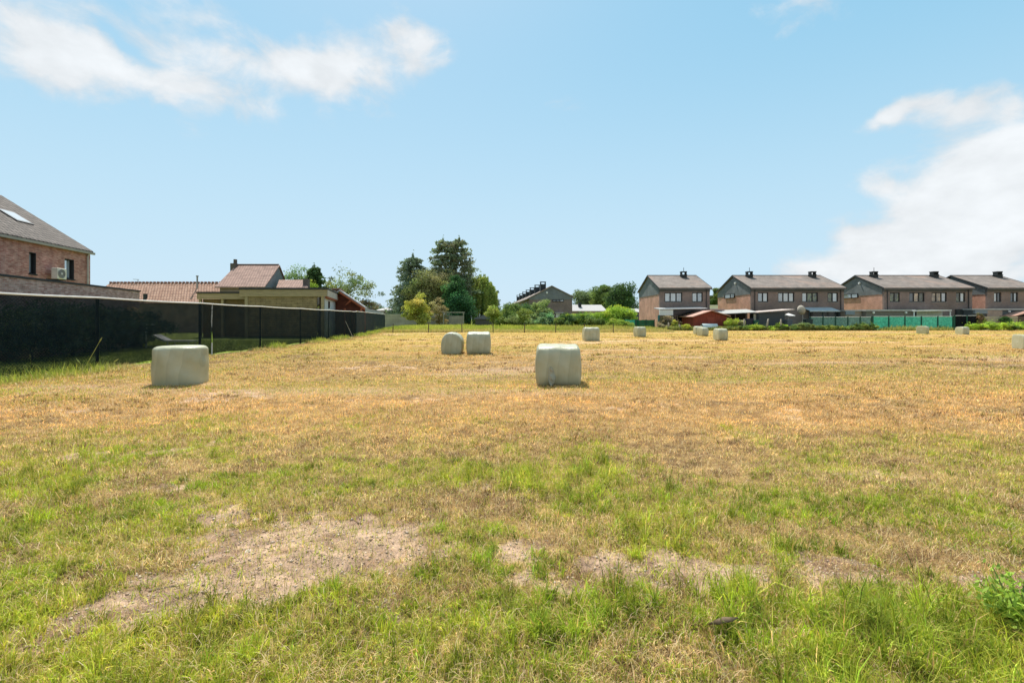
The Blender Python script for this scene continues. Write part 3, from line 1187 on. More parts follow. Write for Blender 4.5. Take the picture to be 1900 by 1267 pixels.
BALES = [  # x0, x1, top, foot, axis, squareness, yaw, label
    (279, 388, 640, 719, 'z', 2.2, 8, 'wide pale green wrapped bale standing near the black netting fence'),
    (993, 1079, 637, 717, 'x', 6.0, -4, 'large pale green wrapped bale in the middle with torn film hanging at its foot'),
    (818, 861, 616, 658, 'y', 2.35, 0, 'round topped wrapped bale showing its end, touching close beside a square looking one'),
    (865, 911, 615, 658, 'x', 5.5, 3, 'square looking wrapped bale close to the right of the round topped bale'),
    (1080, 1113, 607, 634, 'x', 5.5, 0, 'wrapped bale standing alone below the bright green hedge, in line with the last stake'),
    (1175, 1199, 606, 626, 'x', 4.6, 5, 'small far wrapped bale in front of the green screen panels'),
    (1286, 1306, 605, 621, 'x', 4.6, -8, 'far wrapped bale half hidden behind another in front of the red shed'),
    (1293, 1315, 607, 624, 'x', 4.6, 4, 'far wrapped bale in front of the red shed that hides part of another bale'),
    (1323, 1351, 609, 632, 'x', 4.8, -3, 'wrapped bale standing at the right corner of the red shed, nearer than its two neighbours'),
    (1700, 1724, 605, 620, 'x', 4.4, 6, 'far wrapped bale in front of the bright green netting panels'),
    (1772, 1799, 606, 621, 'x', 4.2, -12, 'far wrapped bale between the black fence and the green hedge at right'),
    (1877, 1912, 620, 650, 'x', 4.4, -22, 'wrapped bale cut by the right edge of the photo'),
]
for i, (x0, x1, yt, yb, ax, sq, yaw, lab) in enumerate(BALES):
    D = Dg(yb - (yb - HZ) * .03)
    w = (x1 - x0) * D / F
    h = CH - (yt - HZ) * (D + .25) / F
    dep = max(1.0, min(w, 1.15)) if ax != 'z' else w
    me = bale_mesh(w, h, dep, ax, 20 + i, sq)
    V = np.array([v.co[:] for v in me.vertices])
    ca, sa = math.cos(R(yaw)), math.sin(R(yaw))
    sx = sz = 1.0
    lx, ly_ = X((x0 + x1) / 2, D), D + dep * .5
    for it in range(12):               # measured size and place of each bale
        q = V * np.array((sx, sx if ax == 'z' else 1.0, sz))
        xw = q[:, 0] * ca - q[:, 1] * sa + lx
        yw = q[:, 0] * sa + q[:, 1] * ca + ly_
        px, py = 950 + F * xw / yw, HZ - F * (q[:, 2] - .03 - CH) / yw
        sx *= ((x1 - x0) / (px.max() - px.min())) ** .8
        sz *= 1 + (py.min() - yt) / (yb - yt) * .8
        lx += ((x0 + x1) / 2 - (px.max() + px.min()) / 2) * ly_ / F
        ly_ *= 1 + ((py.max() - HZ) / (yb - HZ) - 1) * .8
    V *= np.array((sx, sx if ax == 'z' else 1.0, sz))
    me.vertices.foreach_set('co', V.ravel())
    me.update()
    w *= sx
    o = link_mesh('hay_bale', me)
    o.location = (lx, ly_, float(hgt(np.array([lx]), np.array([ly_]))[0]) * .3 - .03)
    o.rotation_euler = (0, 0, R(yaw))
    tag(o, lab, 'hay bale', 'wrapped hay bales on the mown field')
    if i == 1:
        mb = MB()
        # torn strip of film creased outwards near the foot of the bale
        f = -dep / 2 * 1.05
        pts = []
        for k in range(9):
            t = k / 8
            zz = .48 - .44 * t
            xa = -w * .21 - .05 * math.sin(t * 3.0) + .03 * t
            xb = -w * .155 + .10 * t * (1 - t) * 3.2 + .02 * t
            pts.append([(xa, f - .012 - .02 * math.sin(t * 9), zz), ((xa + xb) / 2, f - .05 - .03 * t - .02 * math.sin(t * 12 + 1), zz), (xb, f - .012 - .015 * math.cos(t * 8), zz)])
        vs = [p for r_ in pts for p in r_]
        fs = []
        for k in range(8):
            for j in range(2):
                a = k * 3 + j
                fs.append((a, a + 3, a + 4, a + 1))
        mb.add(vs, fs)
        mb.build('loose_film', mat('loose film', (.35, .345, .26), rough=.45), o)

# ------------------------------------------------------------------ black netting fence
M_NET = net_mat('black shade netting', (.0055, .0125, .0155), .145)
M_NET2 = net_mat('grey green shade netting', (.030, .041, .045), .06)
M_POST = mat('dark steel post', (.012, .012, .013), rough=.5)
M_RAIL = mat('pale top rail', (.75, .73, .68), rough=.5)


def net_fence(p0, p1, hgt0, posts, label, netm, ground_gap=.06):
    a, b = Vector((*p0, 0)), Vector((*p1, 0))
    t = thing('netting_fence', label, 'fence', a)
    L = (b - a).length
    d = (b - a) / L
    nrm = Vector((d.y, -d.x, 0))          # towards the field
    stops = [0] + posts + [L]
    for s in posts:
        q = d * s - nrm * .06
        MB().tube([q + Vector((0, 0, -.2)), q + Vector((0, 0, hgt0 + .03))], .045, 10).build('post', M_POST, t)
    rl = MB()
    for i in range(len(stops) - 1):
        q0, q1 = d * stops[i], d * stops[i + 1]
        n = 8
        pts = [q0.lerp(q1, k / n) + Vector((0, 0, hgt0 - .025 * math.sin(math.pi * k / n))) + nrm * .02 for k in range(n + 1)]
        rl.tube(pts, .028, 6)
    rl.build('top_rail', M_RAIL, t)
    for i in range(len(stops) - 1):
        q0, q1 = d * stops[i], d * stops[i + 1]
        mb = MB()
        nx, nz_ = 16, 8
        vs, fs = [], []
        for r_ in range(nz_ + 1):
            for k in range(nx + 1):
                u, v = k / nx, r_ / nz_
                off = .03 * math.sin(math.pi * u) * math.sin(math.pi * v) + .006 * math.sin(17 * u + 3 * i) * (1 - v) + .008 * random.uniform(-1, 1) * (1 if 0 < u < 1 else 0)
                sag = -.025 * math.sin(math.pi * u) * v
                vs.append(q0.lerp(q1, u) + nrm * off + Vector((0, 0, ground_gap + (hgt0 - ground_gap) * v + sag + (.03 * math.sin(11 * u + i) if r_ == 0 else 0))))
        for r_ in range(nz_):
            for k in range(nx):
                e = r_ * (nx + 1) + k
                fs.append((e, e + 1, e + nx + 2, e + nx + 1))
        mb.add(vs, fs).build('net', netm, t, smooth=True)
    return t


fp = fence_line
L0 = math.hypot(fp[2][0] - fp[1][0], fp[2][1] - fp[1][1])
a0 = (fp[1][0] + .27, fp[1][1] - 8.0)
L0 = math.hypot(fp[2][0] - a0[0], fp[2][1] - a0[1])
net_fence(a0, fp[2], 2.28, [1.0, 5.95, 10.9, 15.9, 20.9, 25.9, 30.9, 35.9], 'long black netting fence with a pale top rail running along the left of the field', M_NET)
L1 = math.hypot(fp[3][0] - fp[2][0], fp[3][1] - fp[2][1])
net_fence(fp[2], fp[3], 2.32, [.05, 4, 8, 12, 16, 20, 24, L1 - .05], 'far grey netting fence with dark posts, turning away beyond the corner of the black one', M_NET2)

# the marker pole and the leaning stick at the netting
t = thing('marker_pole', 'thin white and lime marker pole standing against the black netting right of the left bale', 'marker pole', (X(393, 20.2), 20.2, 0))
MB().tube([(0, 0, -.1), (0, 0, .55)], .028, 8).build('foot', M_RAIL, t)
MB().tube([(0, 0, .55), (-.02, 0, 1.05)], .03, 8).build('band', mat('lime paint', (.45, .60, .12)), t)
MB().tube([(-.02, 0, 1.05), (0, -.02, 1.6), (.02, 0, 2.25)], [.022, .03, .02], 8).build('pole', mat('scratched pole', (.30, .31, .30), var=.6, scale=14), t)
st = MB().tube([(0, 0, 0), (-.35, .02, .75), (-.65, .05, 1.4)], [.02, .018, .012], 6).build('leaning_stick', mat('bleached stick', (.48, .42, .33)), None)
st.location = (X(655, 38), 38, .05)
tag(st, 'pale bleached stick leaning on the far end of the black netting', 'stick')


def grass_stalk(loc, h, lean, label):
    mb = MB()
    r_ = random.Random(int(h * 1000) + 3)
    for k in range(5):
        a = r_.uniform(-.5, .5) + lean * (.4 if k else 1)
        hh = h * (1 if k == 0 else r_.uniform(.25, .5))
        pts = [(r_.uniform(-.06, .06) if k else 0, 0, 0)]
        for s in range(1, 6):
            f = s / 5
            pts.append((pts[0][0] + math.sin(a) * hh * f * (1 + (.5 * f * f if k else 0)), -.02 * f, hh * f * (math.cos(a) if k == 0 else math.cos(a) * (1 - .35 * f * f))))
        mb.tube(pts, [.010, .010, .009, .009, .008, .004], 5)
        if k < 2:
            e = Vector(pts[-1])
            dd = (e - Vector(pts[-2])).normalized()
            mb.tube([e - dd * .02, e + dd * .08, e + dd * .18], [.006, .018, .003], 6)
    o = mb.build('grass_stalk', mat('yellow green stalk', (.42, .42, .12), var=.4, scale=6), None, smooth=True)
    o.location = loc
    tag(o, label, 'grass stalk', 'tall stalks along the netting')
    return o


grass_stalk((X(152, 13.6), 13.6, 0), 1.05, .28, 'tall leaning grass stalk against the netting, left of the thick black post')
grass_stalk((X(186, 14.2), 14.2, 0), .52, .55, 'short bent grass stalk at the foot of the thick black post')
grass_stalk((X(62, 12.6), 12.6, 0), .45, .15, 'weed stalk against the netting near the left edge of the photo')

# ------------------------------------------------------------------ foliage


def leaf_cloud(name, Pts, size, col, material, parent, flat=.25, drop=0.0, seed=1):
    """many small pointed leaves or sprays"""
    r = np.random.default_rng(seed)
    n = len(Pts)
    nv = r.normal(0, 1, (n, 3))
    nv[:, 2] = nv[:, 2] + flat * .4
    nv /= np.linalg.norm(nv, axis=1, keepdims=True)
    t = r.normal(0, 1, (n, 3))
    t[:, 2] -= drop
    t -= nv * (t * nv).sum(1, keepdims=True)
    t /= np.linalg.norm(t, axis=1, keepdims=True)
    b = np.cross(nv, t)
    s = size[:, None]
    asp = r.uniform(.35, .6, (n, 1))
    V = np.stack([Pts - t * s * .5, Pts + b * s * asp * .5 + t * s * .05, Pts + t * s * .55, Pts - b * s * asp * .5 + t * s * .05], 1)
    i = (np.arange(n) * 4)[:, None]
    T = np.concatenate([i + np.array([[0, 1, 2]]), i + np.array([[0, 2, 3]])], 1).reshape(-1, 3)
    c = np.repeat(col[:, None], 4, 1).reshape(-1, 3)
    return tri_mesh(name, V.reshape(-1, 3), T, material, parent, c)


LEAF = tint_mat('leaves', .36)
NEEDLE = tint_mat('needles', .28)
M_BARK = mat('grey brown bark', (.11, .085, .065), var=.4, scale=6, bump=.6, stretch=(1, 1, .2))


def pal(r, n, cols, var=.25):
    c = 1.7 * np.array(cols)[r.integers(0, len(cols), n)]
    return c * (1 + r.uniform(-var, var, (n, 1))) * (1 + r.uniform(-.08, .08, (n, 3)))


def clumped(r, centers, rads, per, squash=.8):
    k = len(centers)
    idx = np.repeat(np.arange(k), per)
    v = r.normal(0, 1, (len(idx), 3))
    v /= np.linalg.norm(v, axis=1, keepdims=True)
    rr = r.uniform(0, 1, (len(idx), 1)) ** (1 / 2.2)
    v = v * rr
    v[:, 2] *= squash
    return centers[idx] + v * rads[idx][:, None], idx


def trunk(parent, h, r0, bend=.1, limbs=5, spread=1.0, seed=1, material=None, top=.7):
    r_ = random.Random(seed)
    mb = MB()
    pts = [Vector((0, 0, -.2))]
    n = 6
    for k in range(1, n + 1):
        f = k / n
        pts.append(Vector((r_.uniform(-1, 1) * bend * f, r_.uniform(-1, 1) * bend * f, h * top * f)))
    mb.tube(pts, [r0 * (1 - .75 * k / n) for k in range(n + 1)], 9)
    for k in range(limbs):
        f = r_.uniform(.35, .95)
        i = min(n - 1, int(f * n))
        p = pts[i].lerp(pts[i + 1], f * n - i)
        a = k * 2.4 + r_.uniform(-.4, .4)
        e = p + Vector((math.cos(a) * spread, math.sin(a) * spread, r_.uniform(.25, .8) * spread))
        m_ = p.lerp(e, .5) + Vector((0, 0, -.08 * spread))
        rr = r0 * (1 - .75 * f) * .6
        mb.tube([p, m_, e], [rr, rr * .65, rr * .25], 6)
    return mb.build('trunk', material or M_BARK, parent, smooth=True)


def broadleaf(name, label, cat, base, h, w, bottom, cols, leaf=.3, clumps=60, per=160, seed=1, depth=None, group=None, spiky=0.0, crad=.2, cone=0.0, fill=.55, trunk_r=None, material=None, gap=0.0):
    r = np.random.default_rng(seed)
    t = thing(name, label, cat, base, 0, group)
    depth = depth or w
    ch = h - bottom
    v = r.normal(0, 1, (clumps, 3))
    v /= np.linalg.norm(v, axis=1, keepdims=True)
    rad = r.uniform(0, 1, (clumps, 1)) ** fill * (1 - crad * .9)
    c = v * rad
    # irregular outline: lobes
    lob = 1 + .16 * np.sin(3 * np.arctan2(c[:, 0], c[:, 2]) + seed) + .10 * np.sin(5 * np.arctan2(c[:, 1], c[:, 2]) + seed * 2)
    c *= lob[:, None]
    zf = (c[:, 2] + 1) / 2
    taper = 1 - cone * np.clip(zf, 0, 1)
    c[:, 0] *= taper * w / 2
    c[:, 1] *= taper * depth / 2
    c[:, 2] = bottom + np.clip(zf, 0.02, 1.0) * ch
    rads = r.uniform(.6, 1.35, clumps) * crad * min(w, ch) * .9 * (1 - cone * .5 * zf)
    pts, idx = clumped(r, c, rads, per)
    pts[:, 2] = np.maximum(pts[:, 2], .05 if bottom < .3 else bottom * .8)
    # bring the outline to its measured height and width
    lo, hi_ = pts[:, 2].min(), np.percentile(pts[:, 2], 99.7)
    pts[:, 2] = lo + (pts[:, 2] - lo) * (h - lo) / max(hi_ - lo, .1)
    for q_, ww_ in ((0, w), (1, depth)):
        a_, b_ = np.percentile(pts[:, q_], (1.5, 98.5))
        pts[:, q_] = (pts[:, q_] - (a_ + b_) / 2) * ww_ / max(b_ - a_, .1)
    cc = pal(r, clumps, cols, .22)[idx] * (1 + r.uniform(-.2, .2, (len(idx), 1)))
    sz = leaf * r.uniform(.6, 1.4, len(idx))
    if spiky:
        k = int(len(idx) * spiky)
        pts[:k] += r.normal(0, 1, (k, 3)) * w * .06 + np.array((0, 0, .03 * h))
    leaf_cloud('crown', pts, sz, cc, material or LEAF, t, seed=seed)
    trunk(t, h, trunk_r or max(.05, .028 * h), .03 * h, 7, w * .28, seed, top=.72 if bottom > .3 else .6)
    return t


def conifer(name, label, base, h, w, bottom, cols, seed=1, leaf=.35, levels=26, per=7, droop=.25, dens=55, group=None, ragged=.35, tops=((0, 0, 1.0),), skew=0.0, profile=.75):
    r = np.random.default_rng(seed)
    t = thing(name, label, 'tree', base, 0, group)
    P_, S_, C_ = [], [], []
    br = MB()
    for (tx, ty, th) in tops:
        for k in range(levels):
            f = (k + r.uniform(-.3, .3)) / levels
            z = bottom + f * (h * th - bottom)
            R_ = w / 2 * (1 - max(f, 0)) ** profile * (1.0 if len(tops) == 1 else .8)
            for j in range(per):
                a = r.uniform(0, 6.283)
                L = R_ * (1 - ragged * r.uniform(0, 1)) + .25
                if r.uniform() < .12:
                    L *= 1.2
                cx, cy = math.cos(a), math.sin(a)
                e = np.array((tx + cx * L + skew * z / h, ty + cy * L, z + L * (.18 - droop)))
                s = np.array((tx + skew * z / h, ty, z))
                n = max(6, int(dens * L / (w / 2)))
                u = r.uniform(.15, 1, n)[:, None] ** .7
                q = s + (e - s) * u + np.array((0, 0, -1)) * (droop * L * .35 * u ** 2)
                q = q + r.normal(0, 1, (n, 3)) * np.array((.16, .16, .13)) * (.4 + L * .28)
                P_.append(q)
                base_c = 1.7 * np.array(cols)[r.integers(0, len(cols))] * (1 + r.uniform(-.2, .2))
                C_.append(np.tile(base_c, (n, 1)) * (1 + r.uniform(-.25, .25, (n, 1))))
                S_.append(leaf * r.uniform(.6, 1.4, n))
                if j % 2 == 0:
                    br.tube([s, s + (e - s) * .9], [.05 * (1 - f) + .02, .012], 4, cap=False)
        n = int(dens * 1.5)
        q = np.array((tx + skew, ty, h * th)) + r.normal(0, 1, (n, 3)) * np.array((.12, .12, .45)) - np.array((0, 0, .5))
        P_.append(q)
        C_.append(np.tile(1.7 * np.array(cols[0]), (n, 1)))
        S_.append(np.full(n, leaf * .7))
    leaf_cloud('crown', np.concatenate(P_), np.concatenate(S_), np.concatenate(C_), NEEDLE, t, seed=seed, flat=.0, drop=.4)
    tr = MB().tube([(0, 0, -.2), (skew * .3, 0, h * .35), (skew * .7, 0, h * .7), (skew, 0, h * .96)], [.024 * h, .018 * h, .010 * h, .02], 10)
    tr.add(br.v, br.f)
    tr.build('trunk', M_BARK, t, smooth=True)
    return t


def willow(label, base, h, w, seed=1):
    r = np.random.default_rng(seed)
    t = thing('willow_tree', label, 'tree', base)
    P_, C_ = [], []
    cols = [(.15, .19, .045), (.20, .235, .06), (.11, .155, .035), (.235, .255, .075)]
    for k in range(330):
        a = r.uniform(0, 6.283)
        rr = (r.uniform(0, 1) ** .5) * w / 2
        z0 = h * (.98 - .36 * (rr / (w / 2)) ** 2.2) * r.uniform(.9, 1.0)
        L = min(z0 - .3, r.uniform(.45, 1.05) * h * (.35 + .65 * rr / (w / 2)))
        n = int(40 + 14 * L)
        u = r.uniform(0, 1, n)
        q = np.stack([math.cos(a) * rr * (1 + .06 * u) + r.normal(0, .10, n), math.sin(a) * rr * (1 + .06 * u) + r.normal(0, .10, n), z0 - L * u], 1)
        P_.append(q)
        c = 1.9 * np.array(cols[r.integers(0, 4)]) * (1 + r.uniform(-.2, .2))
        C_.append(np.tile(c, (n, 1)) * (1 + r.uniform(-.2, .2, (n, 1))))
    q = np.concatenate(P_)
    leaf_cloud('crown', q, r.uniform(.18, .42, len(q)), np.concatenate(C_), LEAF, t, seed=seed, drop=3.0, flat=0)
    trunk(t, h, .4, .3, 8, w * .3, seed, top=.8)
    return t


CON = [(.050, .075, .052), (.040, .062, .040), (.065, .090, .060), (.055, .072, .040)]
BLUE = [(.070, .100, .080), (.055, .082, .068), (.090, .118, .090)]
OLV = [(.185, .19, .085), (.15, .16, .068), (.235, .23, .115), (.12, .13, .055)]
GRN = [(.070, .105, .028), (.095, .130, .035), (.055, .085, .025), (.120, .155, .045)]
DGR = [(.040, .078, .026), (.030, .060, .020), (.055, .095, .034)]
YEL = [(.27, .25, .055), (.21, .22, .045), (.33, .29, .08), (.17, .18, .04)]
BRT = [(.20, .26, .035), (.145, .21, .030), (.245, .30, .048), (.11, .165, .026)]
IVY = [(.038, .098, .036), (.028, .075, .028), (.058, .125, .05)]
RED = [(.16, .09, .06), (.12, .10, .05), (.20, .13, .08)]

TD = 98.0
conifer('blue_conifer', 'broad blue green conifer at the left end of the tall tree group', (X(766, TD), TD, 0), Z(476, TD) + .3, 13.4, .5, [(.115, .150, .105), (.090, .125, .085), (.145, .172, .122)], 11, .55, 24, 13, .30, 95, ragged=.5, profile=.42)
conifer('tall_conifer', 'tallest dark conifer with two ragged tops above the other trees', (X(838, TD + 2), TD + 2, 0), Z(443, TD + 2) + .2, 13.0, 4.0, [(.125, .16, .095), (.10, .135, .078), (.155, .175, .105), (.14, .145, .09)], 12, .55, 26, 12, .16, 80, ragged=.66, tops=((-1.9, 0, .985), (1.6, .4, 1.0)), profile=.36)
broadleaf('olive_tree', 'olive brown bushy tree in front of the tall conifer', 'tree', (X(800, TD - 4), TD - 4, 0), Z(502, TD - 4), 9.4, .6, OLV, .36, 110, 170, 13, depth=5.5, crad=.17, fill=.45)
broadleaf('ivy_tree', 'dark green ivy covered tree below the tall conifer', 'tree', (X(846, TD - 8), TD - 8, 0), Z(512, TD - 8), 4.6, .3, IVY, .34, 70, 150, 14, depth=3.0, crad=.20, cone=.45)
broadleaf('ivy_shrub', 'low dark green shrub at the foot of the ivy covered tree', 'shrub', (X(856, TD - 10), TD - 10, 0), Z(545, TD - 10), 5.4, .2, [(.035, .095, .04), (.058, .125, .06), (.025, .07, .028)], .32, 50, 120, 15, depth=3.2, crad=.2)
broadleaf('bare_tree', 'dull olive tree between the tall conifer and the willow', 'tree', (X(868, TD + 5), TD + 5, 0), Z(494, TD + 5), 7.4, 1.0, [(.10, .105, .06), (.085, .10, .05), (.07, .09, .045)], .36, 80, 130, 16, depth=4.5, crad=.18)
willow('light green weeping willow hanging at the right of the tall tree group', (X(893, TD + 4), TD + 4, 0), Z(505, TD + 4), 7.2, 17)
broadleaf('hanging_tree', 'small drooping tree edge just right of the weeping willow', 'tree', (X(918, TD + 10), TD + 10, 0), Z(540, TD + 10), 2.4, 1.2, [(.10, .135, .05), (.08, .11, .045)], .26, 26, 110, 18, crad=.24, cone=-.3)
broadleaf('yellow_shrub', 'bright yellow green shrub in front of the concrete wall', 'shrub', (X(775, 80), 80, 0), Z(546, 80), 4.2, .2, YEL, .30, 70, 110, 19, spiky=.16, crad=.17, fill=.6, cone=.1)
broadleaf('pale_shrub', 'pale brown thin shrub right of the bright yellow one', 'shrub', (X(815, 84), 84, 0), Z(553, 84), 2.9, .2, [(.22, .18, .09), (.17, .15, .07), (.26, .22, .12)], .24, 44, 90, 20, crad=.18)
broadleaf('young_tree', 'small round young tree with a thin trunk behind the stakes', 'tree', (X(915, 66), 66, 0), Z(567, 66), 2.2, 1.1, [(.17, .20, .04), (.13, .165, .035), (.21, .235, .06)], .20, 34, 110, 21, crad=.22, trunk_r=.06)
broadleaf('young_tree', 'spindly young tree with sparse crown growing beside a stake, right of the round one', 'tree', (X(973, 64), 64, 0), Z(572, 64), 2.0, 1.0, [(.13, .16, .035), (.10, .13, .03)], .18, 22, 80, 22, crad=.2, trunk_r=.05)
bush = [(940, 78, 566, 40, GRN, 'dark shrub at the left end of the shrubs before the terrace'), (958, 80, 562, 34, GRN, 'broad mid green shrub in front of the chimneyed terrace'),
        (985, 79, 564, 40, DGR, 'dark green shrub in front of the gable corner of the terrace'), (1006, 76, 557, 30, [(.13, .17, .06), (.10, .14, .05), (.17, .20, .085)], 'tall silvery green shrub below the gable of the terrace'),
        (968, 74, 577, 50, [(.12, .15, .06), (.15, .175, .08), (.09, .12, .045)], 'low pale shrub in front of the broad mid green shrub'), (1012, 73, 581, 34, [(.10, .16, .085), (.13, .18, .10)], 'low grey green shrub at the foot of the tall silvery one')]
for i, (px, D, top, wd, cols, lab) in enumerate(bush):
    broadleaf('garden_shrub', lab, 'shrub', (X(px, D), D, 0), Z(top, D), wd * D / F, .1, [tuple(1.3 * q for q in c) for c in cols], .25, 56, 170, 40 + i, crad=.22, group='shrubs in front of the terrace')
hedge = [(1052, 70, 582, 24, DGR + BRT[:1], 'small dark round bush at the left end of the bright hedge'), (1082, 71, 580, 36, BRT[:2] + DGR[:1], 'bright green hedge bush below the pale low house'),
         (1115, 72, 578, 36, BRT, 'bright green hedge bush in the middle of the hedge'), (1144, 72, 567, 46, BRT, 'tallest bright green hedge bush, beside the red brick gable'),
         (1163, 71.5, 574, 30, BRT[:2] + DGR[:1], 'rounded dark hedge bush touching the red brick gable'), (1040, 69, 590, 22, GRN, 'low bush in front of the white door'),
         (1150, 66.5, 592, 40, [(.17, .20, .04), (.13, .17, .035)], 'low yellowish bush left of the green screen panels'), (1095, 70, 586, 50, GRN, 'low hedge bush in front of the hedge')]
for i, (px, D, top, wd, cols, lab) in enumerate(hedge):
    broadleaf('hedge_bush', lab, 'bush', (X(px, D), D, 0), Z(top, D), wd * D / F, .05, [tuple(1.3 * q for q in c) for c in cols], .22, 60, 200, 60 + i, crad=.23, group='bushes of the bright hedge')
far = [(1087, 150, 538, 40, [(.14, .17, .09), (.11, .14, .07)], 'pale grey green tree behind the low house'), (1118, 140, 530, 36, GRN, 'mid green tree between the pale tree and the dark one'),
       (1153, 125, 527, 50, DGR + GRN[:1], 'dark round tree just left of the first red brick house'), (1328, 120, 537, 30, GRN, 'tree in the gap between the first two brick houses')]
for i, (px, D, top, wd, cols, lab) in enumerate(far):
    broadleaf('distant_tree', lab, 'tree', (X(px, D), D, 0), Z(top, D), wd * D / F, 1.5, cols, .48, 70, 230, 80 + i, crad=.26, group='trees behind the houses')
# trees behind the left gardens
conifer('garden_conifer', 'dark pointed conifer behind the timber shed', (X(583, 62), 62, 0), Z(494, 62), 4.4, 1.5, DGR, 31, .42, 22, 13, .15, 80, profile=.55)
broadleaf('garden_tree', 'sparse young tree left of the dark pointed conifer', 'tree', (X(552, 60), 60, 0), Z(493, 60), 3.2, 2.5, [(.13, .19, .07), (.10, .155, .06)], .22, 36, 80, 32, spiky=.2, cone=.5, crad=.2)
broadleaf('garden_bush', 'light green bush between the chimney and the pointed conifer', 'bush', (X(575, 56), 56, 0), Z(520, 56), 1.7, 2.0, BRT, .18, 26, 90, 33, crad=.24)
broadleaf('walnut_tree', 'open crowned light green tree with gaps behind the red timber gable', 'tree', (X(646, 66), 66, 0), Z(503, 66), 7.8, 2.6, [(.13, .16, .06), (.10, .13, .05), (.16, .19, .08), (.07, .10, .045)], .26, 85, 62, 34, crad=.12, fill=.42, spiky=.1)
broadleaf('garden_shrub', 'reddish brown shrub at the end of the timber roof, left of the grey house', 'shrub', (X(686, 66), 66, 0), Z(556, 66), 2.6, 2.0, [(.11, .10, .06), (.14, .11, .07), (.06, .09, .04)], .2, 26, 70, 35, crad=.2)
broadleaf('distant_tree', 'low dark tree behind the grey roof left of the blue conifer', 'tree', (X(697, 130), 130, 0), Z(560, 130), 5.5, 1, DGR, .35, 30, 90, 36, crad=.22, group='trees behind the houses')

# ------------------------------------------------------------------ field end: stakes, wall, frame
M_STAKE = mat('weathered stake wood', (.11, .08, .055), var=.35, scale=8, stretch=(1, 1, .2))
sb = MB().tube([(0, 0, -.3), (0, 0, .55), (.01, 0, 1.06)], [.06, .055, .05], 8)
stake0 = sb.build('stake', M_STAKE, None)
STK = [(729, 'stake nearest the far end of the netting fence'), (795, 'stake below the bright yellow shrub'), (857, 'stake below the ivy covered tree, behind the round topped bale'),
       (915, 'stake beside the trunk of the round young tree'), (973, 'stake beside the spindly young tree'), (1031, 'stake below the white door of the terrace'),
       (1084, 'stake behind the bale below the bright hedge'), (1138, 'last stake at right, below the tallest bright hedge bush')]
for i, (px, lab) in enumerate(STK):
    o = stake0 if i == 0 else stake0.copy()
    if i:
        COL.objects.link(o)
    D = 53.5 + (i % 3) * .25
    o.location = (X(px, D), D, 0)
    o.rotation_euler = (R(random.uniform(-2, 2)), R(random.uniform(-2, 2)), i * .7)
    tag(o, 'thin brown wooden ' + lab, 'stake', 'wooden stakes along the end of the field')

M_CONC = brick('concrete panel wall', (.33, .30, .25), (.28, .26, .22), (.19, .18, .16), 2.0, .5, .02, bump=.2)
t = thing('concrete_wall', 'grey concrete panel wall behind the yellow shrub and the tall trees', 'wall', (X(714, 88), 88, 0))
L = X(838, 88) - X(714, 88)
MB().wall(0, L, -.1, Z(583.5, 88), 0, .12).build('panels', M_CONC, t)
MB().box(-.02, L + .02, -.02, .14, Z(583.5, 88), Z(583.5, 88) + .08).build('coping', mat('wall coping', (.36, .36, .33)), t)
M_FR = mat('weathered grey timber', (.27, .25, .21), var=.3, scale=5)
t = thing('timber_arch', 'weathered open timber arch of two uprights and a beam before the ivy covered tree', 'arch', (X(823, 82), 82, 0))
fw = X(860, 82) - X(823, 82)
for k in range(2):
    MB().box(k * fw - .09, k * fw + .09, -.09, .09, -.1, Z(580.5, 82)).build('upright', M_FR, t)
MB().box(-.25, fw + .25, -.12, .12, Z(580.5, 82), Z(580.5, 82) + .18).build('beam', M_FR, t)
t = thing('low_wall', 'low grey block wall inside the timber arch', 'wall', (X(833, 84), 84, 0))
MB().box(0, X(859, 84) - X(833, 84), 0, .2, -.1, Z(586, 84)).build('blocks', M_CONC, t)
t = thing('garden_hut', 'small hut with dark blue grey sloping roof behind the young tree', 'hut', (X(880, 86), 86, 0))
hw = X(914, 86) - X(880, 86)
zt, ze = Z(581, 86), Z(591, 86)
MB().box(.2, hw - .2, 0, 2.5, -.1, ze).build('wall', mat('dark hut wall', (.10, .09, .08)), t)
MB().prism([(-.1, -.2, ze), (hw * .75, -.2, zt), (hw + .1, -.2, ze), (hw + .1, -.2, ze - .12), (-.1, -.2, ze - .12)], (0, 3, 0)).build('roof', mat('blue grey roofing', (.14, .14, .17)), t)

# ------------------------------------------------------------------ brick houses on the right
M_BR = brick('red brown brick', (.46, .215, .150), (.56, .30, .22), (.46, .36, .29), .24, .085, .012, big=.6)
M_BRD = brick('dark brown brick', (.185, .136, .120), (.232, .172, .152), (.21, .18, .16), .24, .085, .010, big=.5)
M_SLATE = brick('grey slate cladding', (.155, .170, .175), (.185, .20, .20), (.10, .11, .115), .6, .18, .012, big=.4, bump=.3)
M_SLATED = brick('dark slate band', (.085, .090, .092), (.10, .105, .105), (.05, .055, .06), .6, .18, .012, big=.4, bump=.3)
M_TILE = brick('brown grey roof slates', (.20, .165, .145), (.235, .195, .168), (.14, .12, .105), .45, .30, .010, big=.9, roof=True, bump=.25, blotch=(.33, .225, .175))
M_FRM = mat('dark window frame', (.018, .020, .022), rough=.45)
M_CHIM = mat('dark slate chimney', (.030, .036, .038), var=.3)
M_SILL = mat('stone sill', (.30, .29, .27))
M_PIPE = mat('dark drainpipe', (.035, .035, .037), rough=.5)
M_ALU = mat('pale aluminium', (.42, .43, .43), rough=.4, spec=.5)
PALE = pane_mat('pane with pale blind', (.46, .48, .48), .22, .12)
GREY = pane_mat('pane with grey curtain', (.22, .23, .22), .30, .3)
DARK = pane_mat('pane of a dark room', (.025, .030, .028), .14, .3)
